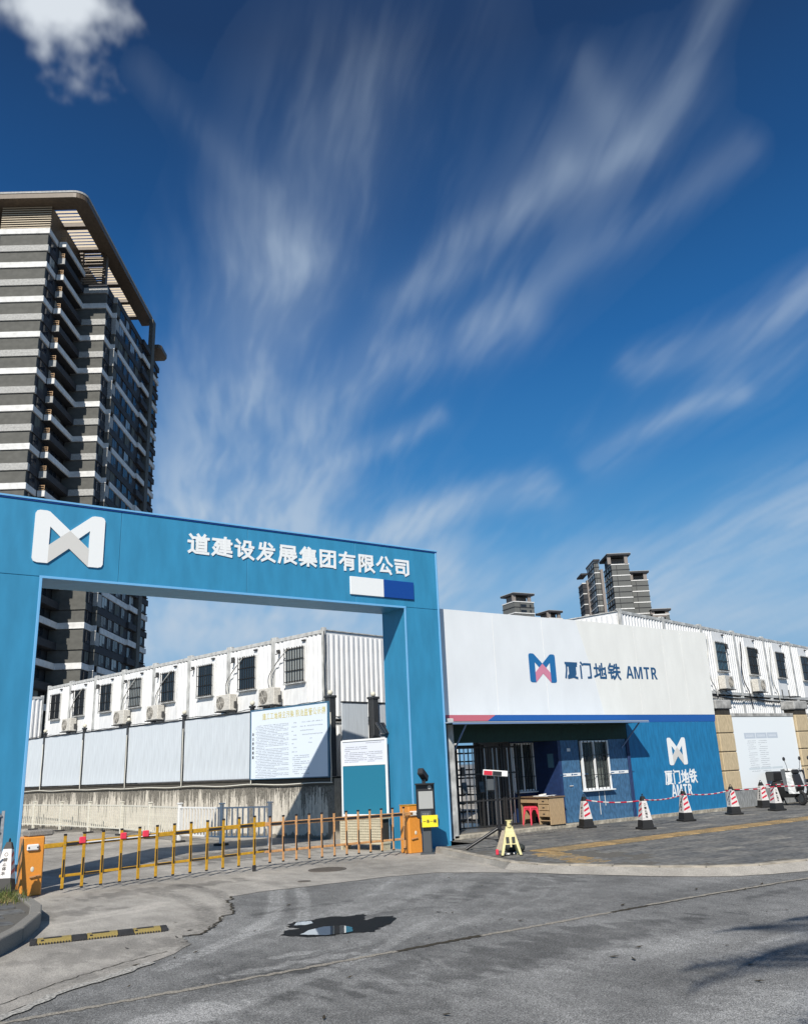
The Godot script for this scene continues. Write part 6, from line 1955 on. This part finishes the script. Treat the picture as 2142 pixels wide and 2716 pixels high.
func build_street() -> void:
	build_barrier()
	build_kiosk()
	# cones and poles
	var y := 0.121
	var cs := [Vector3(16.72, y, -16.25), Vector3(16.98, y, -14.55), Vector3(19.48, y, -15.3), Vector3(22.0, y, -15.6), Vector3(23.76, y, -15.38), Vector3(24.98, y, -16.6)]
	var cw := ["beside the hut door", "alone in front of the hut window", "before the emblem on the blue wall", "at the end of the blue wall", "by the scooter top box", "against the grey plinth behind another cone"]
	var ct := [18.0, 102.0, 14.0, 10.0, 104.0, 12.0]
	for i in cs.size(): traffic_cone("red and white no parking cone " + cw[i], cs[i], ct[i] - 35.0)
	traffic_cone("leaning no parking cone in the grass beside the left cabinet", Vector3(2.84, 0.165, -15.35), 62.0, -9.0)
	var tops := []
	for c in cs: tops.append(c + Vector3(0, 0.67, 0.075))
	striped_pole("sagging red and white pole from the hut door cone", tops[0], tops[1], 0.06)
	striped_pole("red and white pole ending at the cone before the emblem", tops[1], tops[2] - Vector3(0.09, 0, 0), 0.05)
	striped_pole("red and white pole in front of the blue emblem wall", tops[2] + Vector3(0.09, 0, 0), tops[3] - Vector3(0.09, 0, 0), 0.06)
	striped_pole("red and white pole crossing the grey plinth", tops[3] + Vector3(0.09, 0, 0), tops[4] - Vector3(0.09, 0, 0), 0.03)
	striped_pole("red and white pole in front of the parked scooters", tops[4] + Vector3(0.09, 0, 0), Vector3(27.6, 0.76, -15.2), 0.03)
	striped_pole("red and white pole close in front of the scooter apron", tops[5] + Vector3(0.09, 0, 0.05), Vector3(28.3, 0.76, -16.1), 0.02)
	striped_pole("short red and white pole at the leaning cone by the left pillar", Vector3(1.4, 0.62, -14.9), Vector3(2.72, 0.76, -15.28), 0.02)
	traffic_cone("no parking cone past the parked scooters", Vector3(27.7, y, -15.2), -20.0)
	traffic_cone("no parking cone between the scooters and the wall", Vector3(28.4, y, -16.1), -20.0)
	# scooters
	scooter("electric scooter with black top box and silver quilted wind apron", Vector3(26.34, 0.12, -16.53), -114.0, true, true)
	scooter("black electric scooter standing beyond the one with wind apron", Vector3(27.75, 0.12, -16.6), -108.0, false, true)
	scooter("small black electric scooter without top box, third along the poster wall", Vector3(28.9, 0.12, -16.5), -100.0, false, false)
	# jack stand
	var j := thing("jack_stand", "cream steel jack stand with spread legs on the kerb", "jack stand", Vector3(11.25, 0.121, -12.95), -35.0)
	var st := start()
	prism(st, PackedVector2Array([Vector2(-0.20, 0.0), Vector2(-0.155, 0.0), Vector2(-0.10, 0.20), Vector2(0.10, 0.20), Vector2(0.155, 0.0), Vector2(0.20, 0.0), Vector2(0.135, 0.26), Vector2(0.055, 0.52), Vector2(-0.055, 0.52), Vector2(-0.135, 0.26)]), -0.012, 0.012, Transform3D(Basis(Vector3.RIGHT, -0.2), Vector3(0, 0, 0.11)))
	put(j, "front_frame", st.commit(), M["jack_cream"])
	st = start()
	for s in [-1, 1]:
		cone_tube(st, Vector3(s * 0.045, 0.5, 0.0), Vector3(s * 0.15, 0.0, -0.16), 0.03, 0.026, 6)
	put(j, "rear_leg", st.commit(), M["jack_cream"])
	bx(j, "brace", M["jack_cream"], Vector3(0, 0.26, 0.075), Vector3(0.03, 0.22, 0.02), Vector3(-11, 0, 0))
	for s in [-0.055, 0.055]: bx(j, "cutout", M["bag_dark"], Vector3(s, 0.275, 0.070), Vector3(0.06, 0.11, 0.02), Vector3(-11, 0, 0))
	st = start()
	cone_tube(st, Vector3(0, 0.5, 0.0), Vector3(0, 0.60, 0), 0.05, 0.045, 10)
	cone_tube(st, Vector3(0, 0.60, 0.0), Vector3(0, 0.625, 0), 0.04, 0.075, 10)
	put(j, "saddle", st.commit(), M["jack_cream"])
	bx(j, "ratchet_pin", M["rubber"], Vector3(0.04, 0.57, 0.05), Vector3(0.07, 0.016, 0.016), Vector3(0, 0, 15))
	for s in [-1, 1]: bx(j, "foot", M["rubber"], Vector3(s * 0.178, 0.008, 0.12), Vector3(0.06, 0.016, 0.05))
	# tripod with lamp bar
	var tp := thing("tripod", "black tripod stand carrying a red, black and white lamp bar", "tripod", Vector3(12.1, 0.121, -14.25), -35.0)
	st = start()
	cone_tube(st, Vector3(0, 0.10, 0), Vector3(0, 1.42, 0), 0.03, 0.022, 10)
	put(tp, "pole", st.commit(), M["plastic_black"])
	st = start()
	cone_tube(st, Vector3(0, 0.36, 0), Vector3(0, 0.42, 0), 0.05, 0.05, 10)
	put(tp, "collar", st.commit(), M["plastic_black"])
	for k in 3:
		st = start()
		var a := deg_to_rad([188.0, 300.0, 60.0][k])
		var foot := Vector3(cos(a) * 0.72, 0.01, -sin(a) * 0.72)
		cone_tube(st, Vector3(0, 0.39, 0), foot, 0.034, 0.028, 8)
		cone_tube(st, Vector3(0, 0.16, 0), foot * 0.5 + Vector3(0, 0.195, 0), 0.010, 0.010, 6)
		put(tp, "leg", st.commit(), M["plastic_black"])
	bev(tp, "bar_case", M["cap_white"], Vector3(0.0, 1.475, 0), Vector3(0.52, 0.12, 0.12), 0.012, Vector3(0, 0, -6))
	bx(tp, "red_face", M["cone_red"], Vector3(-0.155, 1.487, 0.062), Vector3(0.18, 0.085, 0.008), Vector3(0, 0, -6))
	bx(tp, "black_face", M["kiosk_black"], Vector3(0.035, 1.468, 0.062), Vector3(0.19, 0.085, 0.008), Vector3(0, 0, -6))
	bev(tp, "control_case", M["kiosk_grey"], Vector3(-0.12, 1.24, 0.03), Vector3(0.17, 0.24, 0.08), 0.03)
	var cb := thing("cardboard_sheet", "folded cardboard sheet leaning against the tripod legs", "cardboard", Vector3(11.95, 0.121, -13.85), -20.0)
	st = start()
	quad(st, Vector3(-0.30, 0.0, 0.12), Vector3(0.26, 0.0, 0.06), Vector3(0.22, 0.34, -0.12), Vector3(-0.06, 0.36, -0.10))
	put(cb, "sheet", st.commit(), M["cardboard"])
	var bg := thing("dark_bag", "crumpled dark bag lying between tripod and jack stand", "bag", Vector3(11.7, 0.121, -13.45))
	st = start()
	ball(st, Vector3(0, 0.11, 0), Vector3(0.17, 0.12, 0.14), 10, 7)
	ball(st, Vector3(0.12, 0.07, 0.1), Vector3(0.11, 0.08, 0.12), 9, 6)
	put(bg, "bag_body", st.commit(), M["bag_dark"])
	ball(st, Vector3.ZERO, Vector3.ONE * 0.01)
	var tools := thing("tool_heap", "small heap of loose bolts and rags under the jack stand", "tools", Vector3(11.3, 0.121, -13.1))
	for k in 14:
		bev(tools, "loose_piece", [M["steel_bright"], M["rubber"], M["cap_white"], M["steel_dark"]][k % 4], Vector3(rng.randf_range(-.2, .25), 0.02, rng.randf_range(-.15, .12)), Vector3(rng.randf_range(.03, .1), 0.03, rng.randf_range(.02, .05)), 0.006, Vector3(0, rng.randf_range(0, 180), 0))
	bev(tools, "red_piece", M["lamp_red"], Vector3(-0.16, 0.05, -0.12), Vector3(0.05, 0.1, 0.05), 0.01)
	# desk, stool and papers
	var d := thing("desk", "pale wooden desk with three drawers in front of the cage gate", "desk", Vector3(16.2, 0.225, -17.29), -90.0)
	# local +z looks along -x of the street, local x runs along the desk front
	bev(d, "top", M["desk_top"], Vector3(0, 0.67, 0), Vector3(1.20, 0.035, 0.60), 0.008)
	bev(d, "side_panel", M["desk_wood"], Vector3(-0.56, 0.325, 0), Vector3(0.03, 0.65, 0.52), 0.004)
	bev(d, "side_panel", M["desk_wood"], Vector3(0.56, 0.325, 0), Vector3(0.03, 0.65, 0.52), 0.004)
	bev(d, "side_panel", M["desk_wood"], Vector3(0.14, 0.325, 0), Vector3(0.025, 0.65, 0.50), 0.004)
	bev(d, "back_panel", M["desk_wood"], Vector3(0, 0.40, -0.24), Vector3(1.08, 0.5, 0.02), 0.004)
	bev(d, "apron", M["desk_wood"], Vector3(-0.21, 0.59, 0.25), Vector3(0.66, 0.12, 0.02), 0.004)
	for k in 3:
		var dr := bev(d, "drawer", M["desk_wood"], Vector3(0.35, 0.575 - k * 0.155, 0.255), Vector3(0.36, 0.14, 0.025), 0.006)
		bx(dr, "handle", M["steel_dark"], Vector3(0, 0.0, 0.018), Vector3(0.07, 0.02, 0.012))
	bx(d, "shelf", M["desk_wood"], Vector3(0.35, 0.10, 0), Vector3(0.36, 0.02, 0.48))
	var pp := thing("paper_stack", "open papers lying on the desk top", "paper", Vector3(16.18, 0.913, -17.15), -84.0)
	bx(pp, "sheet", M["paper"], Vector3(0, 0.008, 0), Vector3(0.45, 0.012, 0.34))
	bx(pp, "sheet", M["paper"], Vector3(0.24, 0.02, 0.02), Vector3(0.24, 0.01, 0.2), Vector3(0, 20, 4))
	bx(pp, "sheet", M["paper"], Vector3(-0.05, 0.035, 0.0), Vector3(0.2, 0.01, 0.14), Vector3(10, 40, 8))
	var so := thing("plastic_stool", "red plastic stool tucked into the desk knee hole", "stool", Vector3(15.92, 0.225, -17.42), -90.0)
	st = start()
	frustum(st, 0.40, 0.135, 0.45, 0.12)
	put(so, "seat", st.commit(), M["stool_red"])
	for sx in [-1, 1]:
		for sz in [-1, 1]:
			st = start()
			cone_tube(st, Vector3(sx * 0.115, 0.42, sz * 0.115), Vector3(sx * 0.155, 0.0, sz * 0.155), 0.026, 0.022, 6)
			put(so, "leg", st.commit(), M["stool_red"])
	for k in 4:
		var b := Basis(Vector3.UP, PI / 2 * k)
		st = start()
		var arch := PackedVector2Array()
		for i in 9:
			var a := PI * i / 8.0
			arch.append(Vector2(cos(a) * 0.09, 0.26 + sin(a) * 0.11))
		var outer := PackedVector2Array([Vector2(-0.135, 0.26), Vector2(-0.12, 0.40), Vector2(0.12, 0.40), Vector2(0.135, 0.26)])
		for i in range(0, 9): outer.append(arch[i])
		prism(st, outer, 0.118, 0.126, Transform3D(b, Vector3.ZERO))
		put(so, "arch_panel", st.commit(), M["stool_red"])
	# manhole, speed bump
	var mh := thing("manhole_cover", "round rusty manhole cover set in the concrete driveway", "manhole cover", Vector3(8.42, 0.006, -14.97))
	st = start()
	cone_tube(st, Vector3(0, -0.02, 0), Vector3(0, 0.010, 0), 0.36, 0.36, 32)
	put(mh, "rim", st.commit(), M["cast_iron"])
	st = start()
	cone_tube(st, Vector3(0, 0.0, 0), Vector3(0, 0.014, 0), 0.31, 0.31, 32)
	for k in 9: sbox(st, Vector3(0, 0.016, -0.24 + k * 0.06), Vector3(2.0 * sqrt(maxf(0.0, 0.085 - pow(-0.24 + k * 0.06, 2))), 0.006, 0.022))
	put(mh, "cover", st.commit(), M["cast_iron"])
	var sm := thing("valve_cover", "small dark valve cover in the driveway near asphalt edge", "valve cover", Vector3(7.3, 0.006, -13.78))
	st = start()
	cone_tube(st, Vector3(0, -0.01, 0), Vector3(0, 0.008, 0), 0.11, 0.11, 18)
	put(sm, "lid", st.commit(), M["cast_iron"])
	var bp := thing("speed_bump", "worn yellow and black rubber speed bump on the driveway", "speed bump", Vector3(3.20, 0.006, -11.30), rad_to_deg(atan2(-0.33, 1.48)))
	var segs := [[-0.76, -0.68, 0], [-0.68, -0.30, 1], [-0.30, -0.13, 0], [-0.13, 0.22, 1], [0.22, 0.40, 0], [0.40, 0.72, 1], [0.72, 0.80, 0]]
	for s in segs:
		st = start()
		prism(st, PackedVector2Array([Vector2(-0.17, 0.0), Vector2(0.17, 0.0), Vector2(0.15, 0.014), Vector2(0.06, 0.040), Vector2(-0.06, 0.040), Vector2(-0.15, 0.014)]), s[0] + 0.004, s[1] - 0.004, Transform3D(Basis(Vector3.UP, PI / 2), Vector3.ZERO))
		put(bp, "yellow_segment" if s[2] == 1 else "rubber_segment", st.commit(), M["bump_yellow"] if s[2] == 1 else M["rubber"])
		if s[2] == 1:
			var cm := (float(s[0]) + float(s[1])) * 0.5
			bx(bp, "grip_plate", M["rubber"], Vector3(cm - 0.02, 0.041, 0.0), Vector3(0.2, 0.006, 0.08))
			bx(bp, "bolt", M["steel_dark"], Vector3(cm - 0.13, 0.03, 0.09), Vector3(0.03, 0.02, 0.03))
	for k in 48:
		for sz in [-1, 1]: bx(bp, "grip_tooth", M["rubber"], Vector3(-0.74 + k * 0.0317, 0.008, sz * 0.172), Vector3(0.018, 0.018, 0.03))
	# ladder by the left pillar
	var ld := thing("step_ladder", "grey step ladder leaning at the edge of left blue pillar", "ladder", Vector3(2.55, 0.15, -15.6), -8.0)
	for sx in [-0.24, 0.24]:
		bev(ld, "rail", M["galvanised"], Vector3(sx, 0.62, 0.0), Vector3(0.05, 1.26, 0.03), 0.005, Vector3(-12, 0, 0))
		bev(ld, "back_rail", M["sign_border"], Vector3(sx * 0.86, 0.60, -0.3), Vector3(0.04, 1.22, 0.025), 0.005, Vector3(10, 0, 0))
	for k in 5: bev(ld, "step", M["galvanised"], Vector3(0, 0.16 + k * 0.25, 0.10 - k * 0.053), Vector3(0.44, 0.03, 0.09), 0.005)
	# grass at the foot of the cone
	st = start()
	for k in 900:
		var p := Vector3(2.62 + rng.randfn(0.0, 0.24), 0.150, -14.85 + rng.randfn(0.0, 0.34))
		if p.x > 3.0: continue
		var ht := rng.randf_range(0.03, 0.13) * (1.0 + 1.2 * pow(rng.randf(), 6.0))
		var dr2 := Vector3(rng.randf_range(-1, 1), 0, rng.randf_range(-1, 1)).normalized()
		var sd := dr2.cross(Vector3.UP) * 0.006
		var tip := p + Vector3(0, ht, 0) + dr2 * ht * rng.randf_range(0.2, 0.9)
		var mid2 := p + Vector3(0, ht * 0.6, 0) + dr2 * ht * 0.2
		quad(st, p - sd, p + sd, mid2 + sd * 0.8, mid2 - sd * 0.8)
		tri(st, mid2 - sd * 0.8, mid2 + sd * 0.8, tip)
	var gr := put(self, "grass", st.commit(), M["grass_green"])
	tag(gr, "tuft of green grass growing behind the left kerb", "grass", "", "stuff")
	st = start()
	for k in 500:
		var p := Vector3(2.68 + rng.randfn(0.0, 0.2), 0.150, -14.62 + rng.randfn(0.0, 0.26))
		if p.x > 3.0: p.x = 3.0
		var ht := rng.randf_range(0.04, 0.16)
		var dr2 := Vector3(rng.randf_range(-1, 1), 0, rng.randf_range(-1, 1)).normalized()
		var sd := dr2.cross(Vector3.UP) * 0.005
		tri(st, p - sd, p + sd, p + Vector3(0, ht * 0.7, 0) + dr2 * ht)
	tag(put(self, "dry_grass", st.commit(), M["grass_dry"]), "dry yellow grass stalks among the green tuft by the kerb", "grass", "", "stuff")
	# leaf litter on the road
	st = start()
	for k in 90:
		var p := Vector3(rng.randf_range(2.0, 13.0), 0.012, rng.randf_range(-12.5, -4.0))
		if p.z < -8.2 and p.x > 10.0: continue
		var a := rng.randf_range(0, TAU)
		var l := rng.randf_range(0.02, 0.055)
		var dx := Vector3(cos(a), 0, sin(a)) * l
		var dz := Vector3(-sin(a), 0, cos(a)) * l * 0.35
		quad(st, p - dx, p + dz, p + dx + Vector3(0, 0.012, 0), p - dz + Vector3(0, 0.006, 0))
	for k in 60:
		var p := Vector3(rng.randf_range(12.8, 19.0), 0.132, rng.randf_range(-16.7, -15.9))
		var a := rng.randf_range(0, TAU)
		var l := rng.randf_range(0.02, 0.05)
		var dx := Vector3(cos(a), 0, sin(a)) * l
		var dz := Vector3(-sin(a), 0, cos(a)) * l * 0.4
		quad(st, p - dx, p + dz, p + dx + Vector3(0, 0.012, 0), p - dz)
	tag(put(self, "leaf_litter", st.commit(), M["moss_line"]), "scattered dark dry leaves on the road and pavement", "leaves", "", "stuff")
	# palm behind the camera, whose fronds shade the road at the right
	var tree := thing("palm_tree", "palm tree whose frond shadows fall across the asphalt road", "tree", Vector3(2.55, 0.0, 2.9))
	st = start()
	for k in 8: cone_tube(st, Vector3(0.05 * k * 0.3, k * 0.95, 0), Vector3(0.05 * (k + 1) * 0.3, (k + 1) * 0.95, 0), 0.19 - k * 0.009, 0.17 - k * 0.009, 10)
	put(tree, "trunk", st.commit(), M["bark"])
	for k in 22:
		var a := TAU * k / 22.0 + rng.randf_range(-0.15, 0.15)
		var lift := rng.randf_range(0.0, 1.7)
		var ln := rng.randf_range(2.5, 3.3)
		st = start()
		var prev := Vector3(0.12, 7.5, 0)
		var out := Vector3(cos(a), 0, sin(a))
		for i in range(1, 15):
			var f := i / 14.0
			var p := Vector3(0.12, 7.5, 0) + out * ln * f + Vector3(0, lift * sin(f * 2.3) - 1.1 * f * f, 0)
			cone_tube(st, prev, p, 0.02 * (1.0 - f) + 0.006, 0.02 * (1.0 - f) + 0.004, 5, false)
			var sd := out.cross(Vector3.UP)
			for s in [-1, 1]:
				for half in 2:
					var base := prev.lerp(p, 0.5 * half)
					var ll := 0.62 * sin(clampf(f * 3.0, 0.15, 2.7)) + 0.1
					var tip: Vector3 = base + sd * s * ll * 0.75 + out * ll * 0.5 - Vector3(0, ll * 0.35, 0)
					var wd := out * 0.022
					quad(st, base - wd, base + wd, base.lerp(tip, 0.6) + wd, base.lerp(tip, 0.6) - wd)
					tri(st, base.lerp(tip, 0.6) - wd, base.lerp(tip, 0.6) + wd, tip)
			prev = p
		put(tree, "frond", st.commit(), M["leaf_green"])
